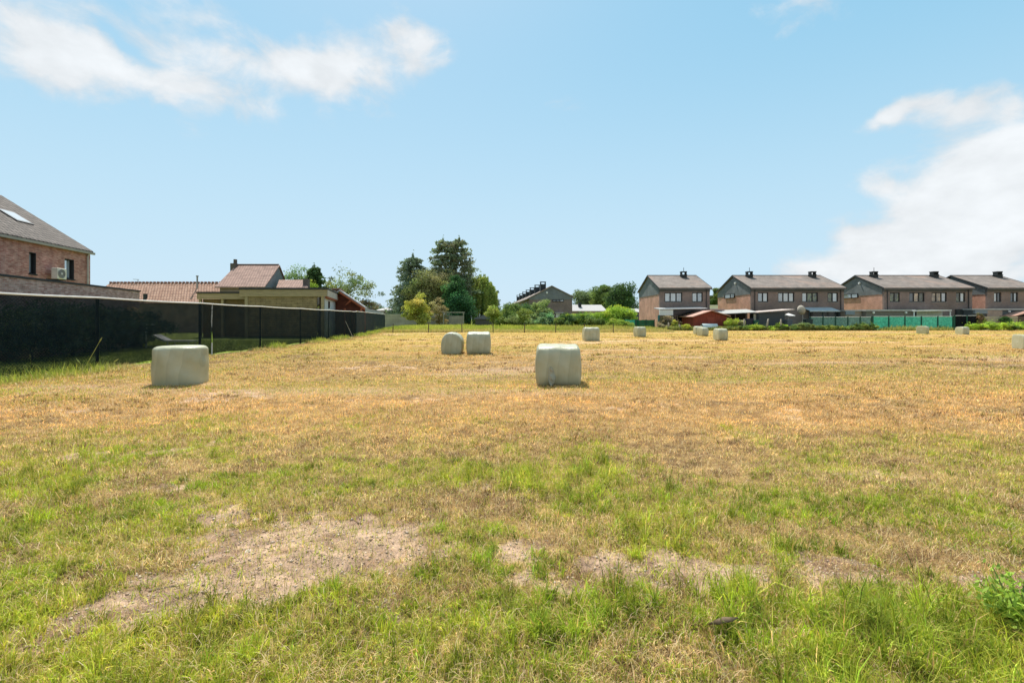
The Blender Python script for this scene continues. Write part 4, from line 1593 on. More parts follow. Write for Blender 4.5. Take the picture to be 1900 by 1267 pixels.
GREENP = pane_mat('pane with painted tree reflection', (.10, .11, .04), .10, .8)  # reflection of trees put into the base colour as green
WARMP = pane_mat('pane with warm curtain', (.34, .25, .16), .10, .5)

HD = 72.0
EV, RG, DEP = Z(535, HD), Z(513.5, HD + 5.85), 11.7


def window(parent, x0, x1, z0, z1, y, panes, sill=True, name='window'):
    f = MB()
    fw_ = .14
    f.box(x0, x1, y, y + .07, z1 - fw_, z1)
    f.box(x0, x1, y, y + .07, z0, z0 + fw_)
    n = len(panes)
    pw = (x1 - x0) / n
    for k in range(n + 1):
        xc = x0 + pw * k
        a, b = max(x0, xc - fw_ / 2 - (.02 if 0 < k < n else .0)), min(x1, xc + fw_ / 2 + (.02 if 0 < k < n else 0))
        if k == 0:
            b = x0 + fw_
        if k == n:
            a = x1 - fw_
        f.box(a, b, y, y + .07, z0 + fw_, z1 - fw_)
    fo = f.build(name, M_FRM, parent)
    for k, m in enumerate(panes):
        MB().box(x0 + pw * k + .04, x0 + pw * (k + 1) - .04, y + .045, y + .065, z0 + .04, z1 - .04).build('pane', m, fo)
    if sill:
        MB().box(x0 - .05, x1 + .05, y - .16, y + .02, z0 - .07, z0 - .003).build('sill', M_SILL, fo)
    return fo


def chimney(parent, x, y, zb, h, w=1.0, d=.9, antenna=False):
    c = MB().box(x - w / 2, x + w / 2, y - d / 2, y + d / 2, zb, zb + h)
    c.box(x - w / 2 - .05, x + w / 2 + .05, y - d / 2 - .05, y + d / 2 + .05, zb + h, zb + h + .08)
    co = c.build('chimney', M_CHIM, parent)
    k = MB()
    t_ = zb + h + .08
    for sx in (-1, 1):
        k.box(x + sx * w * .42 - .07, x + sx * w * .42 + .07, y - d * .42, y + d * .42, t_, t_ + .42)
    k.box(x - w / 2 - .03, x + w / 2 + .03, y - d / 2, y + d / 2, t_ + .42, t_ + .54)
    k.build('cowl', M_CHIM, co)
    if antenna:
        MB().tube([(x + .05, y, t_ + .54), (x + .05, y, t_ + 1.2)], .04, 6).build('vent_pipe', M_CHIM, co)
    return co


def brick_house(label, x0, x1, wins, chims, gable_win, front_m, pipes, lamp=False):
    w = x1 - x0
    t = thing('brick_house', label, 'house', (x0, HD, 0), 0, 'brick houses along the right of the field')
    zb = Z(541.5, HD)
    w0, w1 = Z(560.5, HD), Z(542.5, HD)
    holes = [(X(a, HD) - x0, X(b, HD) - x0, w0, w1) for a, b, _ in wins]
    # front wall, gable walls, back wall
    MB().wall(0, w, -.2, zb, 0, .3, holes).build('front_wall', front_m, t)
    sz0, sz1 = Z(548.6, HD + 11), Z(543.2, HD)
    side = MB()
    side.box(.002, .3, .302, DEP, -.2, sz1 - .25)
    side.box(w - .3, w - .002, .302, DEP, -.2, sz1 - .25)
    side.box(.302, w - .302, DEP - .3, DEP - .002, -.2, EV - .1)
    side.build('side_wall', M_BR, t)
    # slate band under the eaves and slate gable
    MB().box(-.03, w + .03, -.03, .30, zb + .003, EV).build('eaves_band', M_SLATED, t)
    for xg in (-.05, w - .25):
        MB().prism([(xg, .32, sz1 - .247), (xg, DEP, sz1 - .247), (xg, DEP, EV), (xg, DEP / 2, RG - .12), (xg, .32, EV)], (.3, 0, 0)).build('gable', M_SLATE, t)
    # interior floor blocks the view through
    MB().box(.4, w - .4, 1.2, 1.3, 0, EV - .2).build('inner_wall', mat('inner wall', (.12, .11, .10)), t)
    # roof: two slabs
    ov = .22
    rf = MB()
    sl = (RG - EV) / (DEP / 2)
    th = .16
    for s in (0, 1):
        ye, yr = (-.25, DEP / 2) if s == 0 else (DEP + .25, DEP / 2)
        ze = EV - .25 * sl + .04
        rf.prism([(-ov, ye, ze), (-ov, yr, RG + .04), (-ov, yr, RG + .04 + th), (-ov, ye, ze + th)], (w + 2 * ov, 0, 0))
    ro = rf.build('roof', M_TILE, t)
    MB().tube([(-ov, DEP / 2, RG + .2), (w + ov, DEP / 2, RG + .2)], .10, 8).build('ridge', mat('ridge tile', (.16, .14, .13)), ro)
    MB().box(-ov, w + ov, -.40, -.252, EV - .22, EV - .08).build('gutter', M_SLATED, ro)
    for xg in (-ov - .05, w + ov + .002):
        vg = MB()
        for s in (0, 1):
            ye, yr = (-.27, DEP / 2) if s == 0 else (DEP + .27, DEP / 2)
            ze = EV - .27 * sl
            vg.prism([(xg, ye, ze), (xg, yr, RG), (xg, yr, RG + .24), (xg, ye, ze + .24)], (.048, 0, 0))
        vg.build('verge', M_CHIM, ro)
    for px, ant in chims:
        y = DEP / 2 - .9
        xx = (px - 950) * (HD + y) / F - x0
        chimney(t, xx, y, RG - .95, 1.12, .88, .85, antenna=ant)
    for (a, b, panes) in wins:
        window(t, X(a, HD) - x0, X(b, HD) - x0, w0, w1, .12, panes)
    if gable_win:
        y0, y1 = gable_win
        z0, z1 = Z(552.5, HD + (y0 + y1) / 2), Z(546.5, HD + (y0 + y1) / 2)
        g = MB().box(-.16, .0, y0, y1, z1, z1 + .10).box(-.16, .0, y0, y1, z0 - .08, z0).box(-.16, .0, y0, y0 + .1, z0, z1).box(-.16, 0, y1 - .1, y1, z0, z1).box(-.16, 0, (y0 + y1) / 2 - .4, (y0 + y1) / 2 - .3, z0, z1)
        go = g.build('gable_window', M_FRM, t)
        MB().box(-.09, -.03, y0 + .1, y1 - .1, z0, z1).build('pane', PALE, go)
    if lamp:
        yl = 4.9
        MB().tube([(-.06, yl, Z(525.5, HD + yl)), (-.28, yl, Z(525.5, HD + yl))], [.16, .14], 12).build('wall_lamp', mat('white lamp', (.75, .75, .72)), t)
    for px in pipes:
        xx = X(px, HD) - x0
        MB().tube([(xx, -.09, 0), (xx, -.09, EV - .15)], .06, 8).build('drainpipe', M_PIPE, t)
    # ground-floor openings in the shade: glazed doors
    return t


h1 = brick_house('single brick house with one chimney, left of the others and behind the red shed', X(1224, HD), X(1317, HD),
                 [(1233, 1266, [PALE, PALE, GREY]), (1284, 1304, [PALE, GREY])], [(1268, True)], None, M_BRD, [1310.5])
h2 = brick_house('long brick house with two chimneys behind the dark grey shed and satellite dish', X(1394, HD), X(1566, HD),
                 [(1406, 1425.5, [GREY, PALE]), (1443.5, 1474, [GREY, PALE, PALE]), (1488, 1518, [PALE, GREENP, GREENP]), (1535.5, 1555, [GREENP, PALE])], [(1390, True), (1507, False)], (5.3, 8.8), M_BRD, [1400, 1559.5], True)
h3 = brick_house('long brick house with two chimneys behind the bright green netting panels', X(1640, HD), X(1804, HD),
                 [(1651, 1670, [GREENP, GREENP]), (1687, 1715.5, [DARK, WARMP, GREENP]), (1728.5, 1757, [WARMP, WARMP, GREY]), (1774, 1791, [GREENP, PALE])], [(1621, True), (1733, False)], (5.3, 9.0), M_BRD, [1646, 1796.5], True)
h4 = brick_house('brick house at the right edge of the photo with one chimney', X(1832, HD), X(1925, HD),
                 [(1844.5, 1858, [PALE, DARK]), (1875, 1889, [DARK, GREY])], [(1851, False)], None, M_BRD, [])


def flat_annex(label, px0, px1, D, top, bottom_px, depth, wallm, roofm, parts=(), cat='annex', name='flat_roof_annex'):
    x0, x1 = X(px0, D), X(px1, D)
    t = thing(name, label, cat, (x0, D, 0))
    zt = Z(top, D)
    MB().box(0, x1 - x0, 0, depth, -.1, zt - .22).build('wall', wallm, t)
    MB().box(-.12, x1 - x0 + .12, -.2, depth, zt - .217, zt).build('roof', roofm, t)
    return t, zt, x1 - x0


M_LAMP = mat('white globe lamp', (.8, .8, .76))
M_WHITE = mat('white painted panel', (.70, .70, .67), var=.06)
M_BRPLAST = mat('brown render', (.17, .145, .12), var=.15)
M_BRLT = brick('light brown brick', (.36, .25, .19), (.42, .30, .23), (.36, .31, .27), .24, .085, .012)
M_DKOPEN = mat('dark glazing', (.012, .016, .018), rough=.2, spec=.6)

# house 1: white box awning and lean-to canopy
t = thing('lean_to', 'white fronted lean-to canopy against the single brick house', 'canopy', (X(1224, 69), 69, 0))
cw = X(1312, 69) - X(1224, 69)
MB().box(0, X(1249, 69) - X(1224, 69), 0, .25, Z(585, 69), Z(575, 69)).build('front_board', M_WHITE, t)
MB().prism([(0, -.1, Z(574.8, 69)), (cw, -.1, Z(573, 69)), (cw, -.1, Z(571.5, 69)), (0, -.1, Z(573.2, 69))], (0, 2.9, .25)).build('roof', M_ALU, t)
for xx in (.1, cw - .1):
    MB().box(xx - .05, xx + .05, .3, .4, 0, Z(575, 69) - .02).build('post', M_CHIM, t)
MB().box(X(1249, 69) - X(1224, 69), cw, 2.55, 2.7, 0, Z(575.5, 69)).build('glazing', M_DKOPEN, t)
# brick extension between house 1 and house 2
t, zt, w = flat_annex('low brick outhouse with pinkish flat roof between the red shed and the lean-to roofs', 1318, 1342, 70.5, 573.2, 0, 2.0, M_BRLT, mat('pink roof edge', (.45, .30, .25)))
# white building far in the gap
t, zt, w = flat_annex('white far building in the gap between the first two brick houses', 1312, 1345, 100, 566, 0, 5, M_WHITE, M_WHITE, name='white_building', cat='building')

# lean-to roofs in front of house 2
M_CORR = mat('weathered corrugated sheet', (.36, .36, .34), var=.25, scale=4, stretch=(6, 1, 1))
t = thing('lean_to', 'long low lean-to with grey corrugated roof between the red shed and the dark grey shed', 'lean-to', (X(1343, 67.5), 67.5, 0))
a = X(1343, 67.5)
lw = X(1408, 67.5) - a
MB().prism([(0, 0, Z(582.8, 67.5)), (lw, 0, Z(579.8, 67.5)), (lw, 3.6, Z(574.5, 71.1)), (-.5, 3.6, Z(577.2, 71.1))], (0, 0, .08)).build('roof', M_CORR, t)
for k in range(4):
    xx = .2 + k * (lw - .4) / 3
    MB().box(xx - .06, xx + .06, .1, .22, 0, Z(582.5, 67.5) + .10 * k * .5 + .02).build('post', M_STAKE, t)
MB().box(0, lw, 3.3, 3.4, 0, Z(580, 70.8)).build('back_boards', mat('dark boards', (.05, .035, .028)), t)
MB().box(X(1399, 67.5) - a, X(1407, 67.5) - a, .05, .12, Z(594, 67.5), Z(582.5, 67.5)).build('window_frame', mat('cream frame', (.55, .50, .38)), t)

t = thing('garden_shed', 'dark grey shed with a slanted pinkish roof edge in front of the long brick house', 'shed', (X(1408, 66.8), 66.8, 0))
sw = X(1456, 66.8) - X(1408, 66.8)
M_DSHED = mat('dark grey boarding', (.060, .068, .072), var=.25, scale=3, stretch=(1, 1, 6))
MB().prism([(0, 0, -.1), (sw, 0, -.1), (sw, 0, Z(578.5, 66.8)), (0, 0, Z(581, 66.8))], (0, 2.6, 0)).build('wall', M_DSHED, t)
ex = X(1472, 66.8) - X(1408, 66.8)
MB().prism([(-.3, -.3, Z(580.8, 66.8) + .02), (ex, -.3, Z(575.2, 66.8)), (ex, -.3, Z(574, 66.8) + .02), (-.3, -.3, Z(579.3, 66.8) + .02)], (0, 3.2, .1)).build('roof', mat('pinkish roof edge', (.50, .42, .38)), t)

# satellite dish on a pole
t = thing('satellite_dish', 'large satellite dish on a pole seen from the side', 'satellite dish', (X(1485, 66.5), 66.5, 0))
zc = Z(575, 66.5)
MB().tube([(0.35, 0, 0), (.35, 0, zc)], .05, 8).build('pole', mat('grey steel', (.25, .25, .24), rough=.4), t)
dm = MB()
nr, na = 6, 24
vs = []
for i in range(nr + 1):
    for k in range(na):
        r_ = .68 * i / nr
        an = 2 * math.pi * k / na
        vs.append((-.25 + .25 * (r_ / .68) ** 2 * 1.0, r_ * math.cos(an), r_ * math.sin(an)))
fs = [(i * na + k, i * na + (k + 1) % na, (i + 1) * na + (k + 1) % na, (i + 1) * na + k) for i in range(nr) for k in range(na)]
rot = Matrix.Rotation(R(16), 3, 'Z') @ Matrix.Rotation(R(-10), 3, 'Y')
dm.add([rot @ Vector(v) + Vector((.15, 0, zc)) for v in vs], fs)
do = dm.build('dish', mat('beige dish', (.42, .38, .32), var=.15), t, smooth=True)
sm = do.modifiers.new('thickness', 'SOLIDIFY')
sm.thickness = .03
MB().tube([rot @ Vector((.0, 0, -.66)) + Vector((.15, 0, zc)), rot @ Vector((.75, 0, .0)) + Vector((.15, 0, zc))], .03, 6).build('feed_arm', M_RAIL, t)

# white parasol, bins and garden bits in front of house 2
t = thing('parasol', 'half lowered white parasol beside the dark grey shed', 'parasol', (X(1463, 69), 69, 0))
MB().tube([(0, 0, 0), (0, 0, Z(580, 69))], .03, 6).build('pole', M_ALU, t)
pm = MB()
tip = (0, 0, Z(581, 69))
rim = [(.95 * math.cos(k * math.pi / 4), .95 * math.sin(k * math.pi / 4), Z(586, 69) + (.03 if k % 2 else 0)) for k in range(8)]
pm.add([tip] + rim, [(0, k + 1, (k + 1) % 8 + 1) for k in range(8)]).build('canopy', M_WHITE, t)


def wheelie(px, D, top, col, label, wpx=11):
    t = thing('bin', label, 'bin', (X(px, D), D, 0))
    w = wpx * D / F
    h = Z(top, D)
    m_ = mat('bin plastic ' + label[:10], col, rough=.5)
    MB().prism([(-w * .42, -.3, .06), (w * .42, -.3, .06), (w * .5, -.36, h - .08), (-w * .5, -.36, h - .08)], (0, .65, 0)).build('body', m_, t)
    MB().prism([(-w * .53, -.4, h - .077), (w * .53, -.4, h - .077), (w * .5, -.36, h), (-w * .5, -.36, h)], (0, .78, 0)).build('lid', m_, t)
    for sx in (-1, 1):
        MB().tube([(sx * w * .42, .3, .1), (sx * w * .48, .3, .1)], .1, 10).build('wheel', M_PIPE, t)


wheelie(1391, 66, 591, (.03, .03, .045), 'dark bin left of the dark grey shed')
wheelie(1402, 65.6, 594, (.02, .09, .06), 'dark green bin touching the dark grey shed', 8)
wheelie(1463, 66, 593, (.10, .11, .12), 'grey bin right of the dark grey shed', 10)
wheelie(1499, 66.4, 592, (.02, .04, .04), 'dark bin at the left end of the green netting fence', 13)
wheelie(1473, 65.6, 602, (.22, .30, .28), 'pale green box at the foot of the grey bin', 9)

# awning on house 2
t = thing('awning', 'rolled pale blue grey awning over the dark terrace of the long brick house', 'awning', (X(1503, 70), 70, 0))
aw = X(1558, 70) - X(1503, 70)
MB().prism([(0, 0, Z(577, 70)), (0, 1.9, Z(571, 71.9)), (0, 1.9, Z(571, 71.9) + .06), (0, 0, Z(576.2, 70))], (aw, 0, 0)).build('canopy', mat('blue grey awning', (.36, .42, .44), var=.08), t)
MB().box(-.05, aw + .05, -.06, .03, Z(578.2, 70), Z(577, 70)).build('valance', mat('pale valance', (.5, .55, .56)), t)
for xx in (.0, aw * .45, aw):
    MB().box(xx - .07, xx + .07, .1, .22, 0, Z(577.5, 70)).build('post', M_CHIM, t)
t = thing('terrace_screen', 'black glazed terrace front under the awning', 'screen', (X(1505, 71.4), 71.4, 0))
MB().box(0, X(1562, 71.4) - X(1505, 71.4), 0, .1, 0, Z(578, 71.4)).build('glass', M_DKOPEN, t)
MB().tube([(X(1526, 71.3) - X(1505, 71.4), -.05, Z(579.3, 71.3)), (X(1526, 71.3) - X(1505, 71.4), -.25, Z(579.3, 71.3))], [.12, .08], 10).build('lamp', M_LAMP, t)

# flat annexes of house 3 and 4
t, zt, w = flat_annex('flat roofed brown annex with two white lamps before the long brick house', 1607, 1695, 69.5, 574.5, 0, 2.4, M_BRPLAST, mat('pale roof edge', (.42, .42, .40)))
for px in (1620, 1680):
    q = X(px, 69.5) - X(1607, 69.5)
    MB().tube([(q, -.02, Z(580, 69.5)), (q, -.2, Z(580, 69.5))], [.16, .13], 12).build('lamp', M_LAMP, t)
t, zt, w = flat_annex('light brick flat annex left of the brown one', 1568, 1606.5, 70.4, 575, 0, 1.5, M_BRLT, mat('pale roof edge', (.42, .42, .40)))
MB().box(-.02, X(1584, 70.4) - X(1568, 70.4), -.25, -.02, Z(584, 70.4), Z(577, 70.4)).build('shutter', mat('grey shutter', (.22, .25, .27)), t)
t = thing('carport', 'white roofed carport with pale inner wall before the long brick house', 'carport', (X(1696, 69), 69, 0))
w = X(1765, 69) - X(1696, 69)
pr = [(-.1, Z(577.6, 69)), (w * .25, Z(578.2, 69)), (w * .6, Z(577, 69)), (w, Z(576.5, 69))]
MB().prism([(-.1, -.1, Z(577.8, 69)), (w, -.1, Z(576.8, 69)), (w, -.1, Z(575, 69)), (w * .5, -.1, Z(574.6, 69)), (-.1, -.1, Z(575.4, 69))], (0, 2.6, 0)).build('roof', M_WHITE, t)
MB().box(X(1716, 69) - X(1696, 69), w, 1.4, 1.5, 0, Z(577, 69)).build('inner_wall', mat('cream wall', (.55, .53, .48)), t)
MB().box(.1, X(1716, 69) - X(1696, 69) - .01, 1.6, 1.7, 0, Z(578, 69)).build('door', M_DKOPEN, t)
for xx in (.05, w - .1):
    MB().box(xx - .06, xx + .06, 0, .12, 0, Z(577.8, 69)).build('post', M_WHITE, t)
t = thing('back_door', 'dark blue glazed back door of the long brick house', 'door', (X(1774, 71.8), 71.8, 0))
MB().box(0, X(1791, 71.8) - X(1774, 71.8), 0, .12, 0, Z(574, 71.8)).build('frame', M_FRM, t)
MB().box(.15, X(1791, 71.8) - X(1774, 71.8) - .15, -.03, -.002, .2, Z(575, 71.8)).build('pane', DARK, t)
t, zt, w = flat_annex('flat roofed grey annex with pale edge before the last brick house', 1803, 1925, 70.5, 572.6, 0, 1.4, mat('dark grey render', (.10, .11, .11)), mat('pale roof edge', (.42, .42, .40)))
MB().box(X(1830, 70.5) - X(1803, 70.5), X(1858, 70.5) - X(1803, 70.5), -.15, -.002, 0, Z(576, 70.5)).build('brick_panel', M_BRLT, t)
MB().box(X(1805, 70.5) - X(1803, 70.5), X(1828, 70.5) - X(1803, 70.5), -.35, -.01, Z(582, 70.5), Z(576, 70.5)).build('shutter', mat('grey shutter', (.22, .25, .27)), t)
q = X(1872, 70.5) - X(1803, 70.5)
MB().tube([(q, -.02, Z(578, 70.5)), (q, -.2, Z(578, 70.5))], [.14, .1], 10).build('lamp', M_LAMP, t)

# ---- fences at the right edge of the field
def panel_fence(name, label, px0, px1, D, top, netm, posts, cat='fence', rail=None, bottom=.05, group=None):
    x0 = X(px0, D)
    t = thing(name, label, cat, (x0, D, 0), 0, group)
    zt = Z(top, D)
    ps = [X(p, D) - x0 for p in posts]
    for q in ps:
        MB().box(q - .06, q + .06, -.07, .05, -.1, zt + .04).build('post', MATS['fence post'] if 'fence post' in MATS else mat('fence post', (.02, .08, .055)), t)
    st_ = [0] + [q for q in ps if .2 < q < X(px1, D) - x0 - .2] + [X(px1, D) - x0]
    for a_, b_ in zip(st_, st_[1:]):
        mb = MB()
        nx, nz_ = 8, 4
        vs, fs = [], []
        for r_ in range(nz_ + 1):
            for k in range(nx + 1):
                u, v = k / nx, r_ / nz_
                vs.append((a_ + (b_ - a_) * u, .05 + .05 * math.sin(math.pi * u) * math.sin(3 * v + a_) + random.uniform(-.012, .012), bottom + (zt - bottom) * v - .05 * math.sin(math.pi * u) * v + (random.uniform(-.03, .03) if r_ == nz_ else 0)))
        for r_ in range(nz_):
            for k in range(nx):
                e = r_ * (nx + 1) + k
                fs.append((e, e + 1, e + nx + 2, e + nx + 1))
        mb.add(vs, fs).build('net', netm, t, smooth=True)
    if rail:
        MB().tube([(0, .03, zt), ((X(px1, D) - x0) / 2, .03, zt - .02), (X(px1, D) - x0, .03, zt)], .03, 6).build('top_rail', rail, t)
    return t


NET_G = net_mat('bright green netting', (.060, .36, .24), .16, .45)
NET_GG = net_mat('faded green netting', (.11, .22, .185), .25, .35)
NET_T = net_mat('patchy green screen', (.04, .26, .18), .18, .4)
NET_DG = net_mat('dark green screen', (.010, .115, .055), .05)
NET_K = net_mat('black screen', (.008, .010, .012), .08)
panel_fence('screen_fence', 'torn pale green screen left of the first brick house', 1158, 1180, 68, 593, NET_T, [1159, 1179])
panel_fence('screen_fence', 'dark green solid screen panels beside the first brick house', 1180, 1214.5, 68.1, 593.3, NET_DG, [1181, 1199, 1214])
panel_fence('screen_fence', 'faded grey green netting fence behind the hedge growth, right of the dish', 1503, 1618, 67, 588, NET_GG, [1504, 1527, 1550, 1573, 1596, 1617], rail=M_RAIL)
panel_fence('screen_fence', 'bright green netting fence in five panels', 1619, 1769, 67, 587, NET_G, [1619.5, 1649, 1679, 1709.5, 1740, 1768], rail=M_RAIL)
panel_fence('screen_fence', 'black screen fence between the green netting and the hedge', 1770, 1817, 67.2, 585.5, NET_K, [1771, 1794, 1816], rail=M_RAIL)

t = thing('plank_fence', 'weathered pale plank fence above the hedge at right', 'fence', (X(1826, 68), 68, 0))
pw = X(1888, 68) - X(1826, 68)
M_PLK = mat('weathered planks', (.42, .35, .25), var=.3, scale=3, stretch=(1, 1, 8))
for k in range(3):
    z0 = Z(600, 68) + k * .36
    MB().box(0, pw, -.02 - .006 * k, .02, z0 - .6 * (k == 0), z0 + .3).build('plank', M_PLK, t)
for k in range(3):
    MB().box(k * pw / 2 - .06, k * pw / 2 + .06, .025, .12, -.1, Z(586, 68)).build('post', M_STAKE, t)
t = thing('garden_shed', 'small shed with red brown roof at the right edge behind the hedge', 'shed', (X(1886, 68.6), 68.6, 0))
MB().box(0, 4, 0, 2.4, -.1, Z(587, 68.6)).build('wall', mat('dark shed boards', (.12, .085, .07)), t)
MB().prism([(-.4, -.3, Z(587, 68.6)), (2, -.3, Z(578.5, 68.6)), (4.4, -.3, Z(587, 68.6)), (4.4, -.3, Z(585.8, 68.6)), (2, -.3, Z(577.3, 68.6)), (-.4, -.3, Z(585.8, 68.6))], (0, 3, 0)).build('roof', mat('red brown felt', (.33, .19, .14)), t)

# red shed
t = thing('red_shed', 'red wooden shed with shallow gable and pinkish roof behind the bales', 'shed', (X(1284, 66), 66, 0))
x0 = X(1284, 66)
w = X(1351, 66) - x0
ze, zr = Z(588.6, 66), Z(577, 66)
xm = X(1319, 66) - x0
M_RED = mat('red brown boards', (.22, .045, .025), var=.35, scale=2, stretch=(7, 7, .6))
MB().prism([(.25, 0, -.1), (w - .15, 0, -.1), (w - .15, 0, ze + .08), (xm, 0, zr - .05), (.25, 0, ze + .10)], (0, 4.6, 0)).build('wall', M_RED, t)
M_PINK = mat('pinkish roof felt', (.47, .27, .21), var=.2, scale=2.5)
ro = MB().prism([(-.05, -.35, ze), (xm, -.35, zr), (xm, -.35, zr + .10), (-.12, -.35, ze + .10)], (0, 5.3, 0))
ro.prism([(xm + .002, -.35, zr), (w + .2, -.35, ze + .1), (w + .25, -.35, ze + .2), (xm + .002, -.35, zr + .10)], (0, 5.3, 0))
ro.build('roof', M_PINK, t)
MB().box(xm - .5, xm + .5, -.03, -.003, 0.05, 1.85).build('door', mat('red door boards', (.27, .06, .035), var=.3, scale=3, stretch=(8, 1, .5)), t)
# pale tarpaulin over a dark pile
t = thing('covered_pile', 'low dark pile under a pale blue tarpaulin in front of the red shed', 'pile', (X(1318, 64.5), 64.5, 0))
hw = X(1332, 64.5) - X(1318, 64.5)
MB().box(-hw + .1, hw - .1, 0, .8, 0, Z(606, 64.5)).build('pile', mat('dark logs', (.035, .05, .045), var=.5, scale=5), t)
tm = MB()
n = 10
prof = [(-.08 + .96 * k / n, Z(606, 64.5) - .12 * (k in (0, n)) + .42 * math.sin(math.pi * k / n) ** .5) for k in range(n + 1)]
vs = [(sx * hw, y_, z_ - .015 * (1 if k % 2 else 0)) for sx in (-1, -.4, .3, 1) for k, (y_, z_) in enumerate(prof)]
fs = [(a * (n + 1) + k, a * (n + 1) + k + 1, (a + 1) * (n + 1) + k + 1, (a + 1) * (n + 1) + k) for a in range(3) for k in range(n)]
tm.add(vs, fs).build('tarpaulin', mat('pale blue tarpaulin', (.52, .60, .60), var=.1, rough=.5), t, smooth=True)

# climbing trellis hedge by the first house
t = thing('trellis', 'brown wooden trellis with a teal end post beside the first brick house', 'trellis', (X(1221, 67), 67, 0))
tw = X(1258, 67) - X(1221, 67)
MB().box(-.02, .24, -.05, .08, -.1, Z(584.5, 67)).build('end_post', mat('teal post', (.04, .16, .16)), t)
lat = MB()
for k in range(9):
    xx = .3 + k * (tw - .4) / 8
    lat.box(xx - .03, xx + .03, 0, .04, 0, Z(586, 67))
for k in range(6):
    zz = .25 + k * .36
    lat.box(.27, tw, -.04, -.002, zz - .03, zz + .03)
lat.build('lattice', mat('brown lattice', (.13, .09, .065), var=.3), t)
broadleaf('climbing_plant', 'brown dry climbing plant filling the wooden trellis', 'plant', (X(1240, 66.7), 66.7, 0), Z(586, 66.7), 2.9, .1, [(.12, .10, .06), (.17, .14, .085), (.07, .08, .035), (.30, .25, .17)], .17, 40, 90, 90, depth=.8, crad=.2)
small = [(1252, 65, 594, 10, YEL, 'narrow yellow green bush before the red shed'), (1273, 64, 602, 20, [(.26, .27, .05), (.20, .22, .04)], 'low yellow green bush left of the far pair of bales'),
         (1229, 64.8, 601, 16, [(.14, .11, .08), (.20, .16, .11)], 'dry brown bush at the foot of the trellis'), (1259, 64.3, 604, 14, GRN, 'low mixed weed clump left of the yellow green bush'),
         (1356, 64.6, 591, 20, BRT[:1] + YEL[1:2], 'light green bush at the right corner of the red shed'), (1371, 64.9, 594, 16, [(.22, .21, .12), (.17, .17, .09)], 'pale dry bush before the lean-to'),
         (1365, 63.6, 605, 34, GRN + YEL[1:2], 'low weed clump below the pale dry bush'), (1400, 63.6, 603, 28, BRT, 'bright weed clump before the dark green bin'),
         (1425, 63.7, 606, 30, BRT + GRN, 'weed clump before the dark grey shed'), (1447, 63.8, 600, 18, GRN + BRT, 'taller weed clump at the right corner of the dark grey shed'),
         (1470, 63.7, 606, 30, GRN, 'grey green weed clump below the satellite dish'), (1492, 63.6, 600, 30, [(.13, .16, .07), (.10, .13, .05)], 'pale thistle clump left of the faded netting'),
         (1520, 63.7, 604, 34, GRN + YEL[1:2], 'rounded weed clump at the left of the faded netting'), (1546, 63.7, 605, 36, GRN + YEL[1:2], 'weed clump at the middle of the faded netting'),
         (1572, 63.8, 605, 30, GRN, 'weed clump right of the middle of the faded netting'), (1601, 63.8, 600, 46, GRN + DGR[:1], 'largest dark weed clump where the bright netting begins'),
         (1665, 66.4, 611, 60, DGR, 'dark strip of weeds under the second bright netting panel'), (1745, 66.4, 611, 50, DGR, 'dark strip of weeds under the last bright netting panel'),
         (1820, 64.6, 601, 50, BRT, 'left end bush of the leafy hedge at right'), (1850, 64.4, 599, 52, BRT, 'middle bush of the leafy hedge below the plank fence'), (1882, 64.4, 598, 54, BRT + GRN[:1], 'bush of the leafy hedge behind the cut off bale'),
         (1915, 64.4, 599, 50, BRT, 'last hedge bush at the right edge of the photo'), (1821, 67.0, 583, 12, RED, 'dark reddish shrub between the black screen and the plank fence'), (1868, 67.3, 588, 12, DGR, 'dark small shrub in front of the plank fence')]
for i, (px, D, top, wd, cols, lab) in enumerate(small):
    broadleaf('weed_clump' if ('weed' in lab or 'thistle' in lab) else 'bush', lab, 'bush', (X(px, D), D, 0), Z(top, D), wd * D / F, .02, [tuple(1.25 * q for q in c) for c in cols], .17, 40, 150, 120 + i, depth=min(wd * D / F, 1.8), crad=.22, spiky=.12, group='bushes and weeds along the right end of the field')
for i, (px, top, bot, lean, lab) in enumerate([(1424, 591.5, 608, .22, 'leaning grey fence post before the dark grey shed'), (1449, 592, 608, .02, 'upright grey fence post at the right of the dark grey shed'),
                                               (1381, 592, 609, .02, 'upright grey fence post before the dark bin'), (1240.5, 598, 616, .03, 'grey fence post before the trellis'), (1261, 602, 617, 0, 'short pale fence post right of the trellis')]):
    o = MB().tube([(0, 0, -.2), (lean * .6, 0, Z(top, 64) * .55), (lean * 1.3, 0, Z(top, 64))], [.12, .11, .10], 8).build('fence_post', mat('grey post wood', (.30, .26, .20), var=.3, scale=6), None, smooth=True)
    o.location = (X(px, 63.4) - lean * .7, 63.4, 0)
    tag(o, lab, 'post', 'old fence posts at the right end of the field')

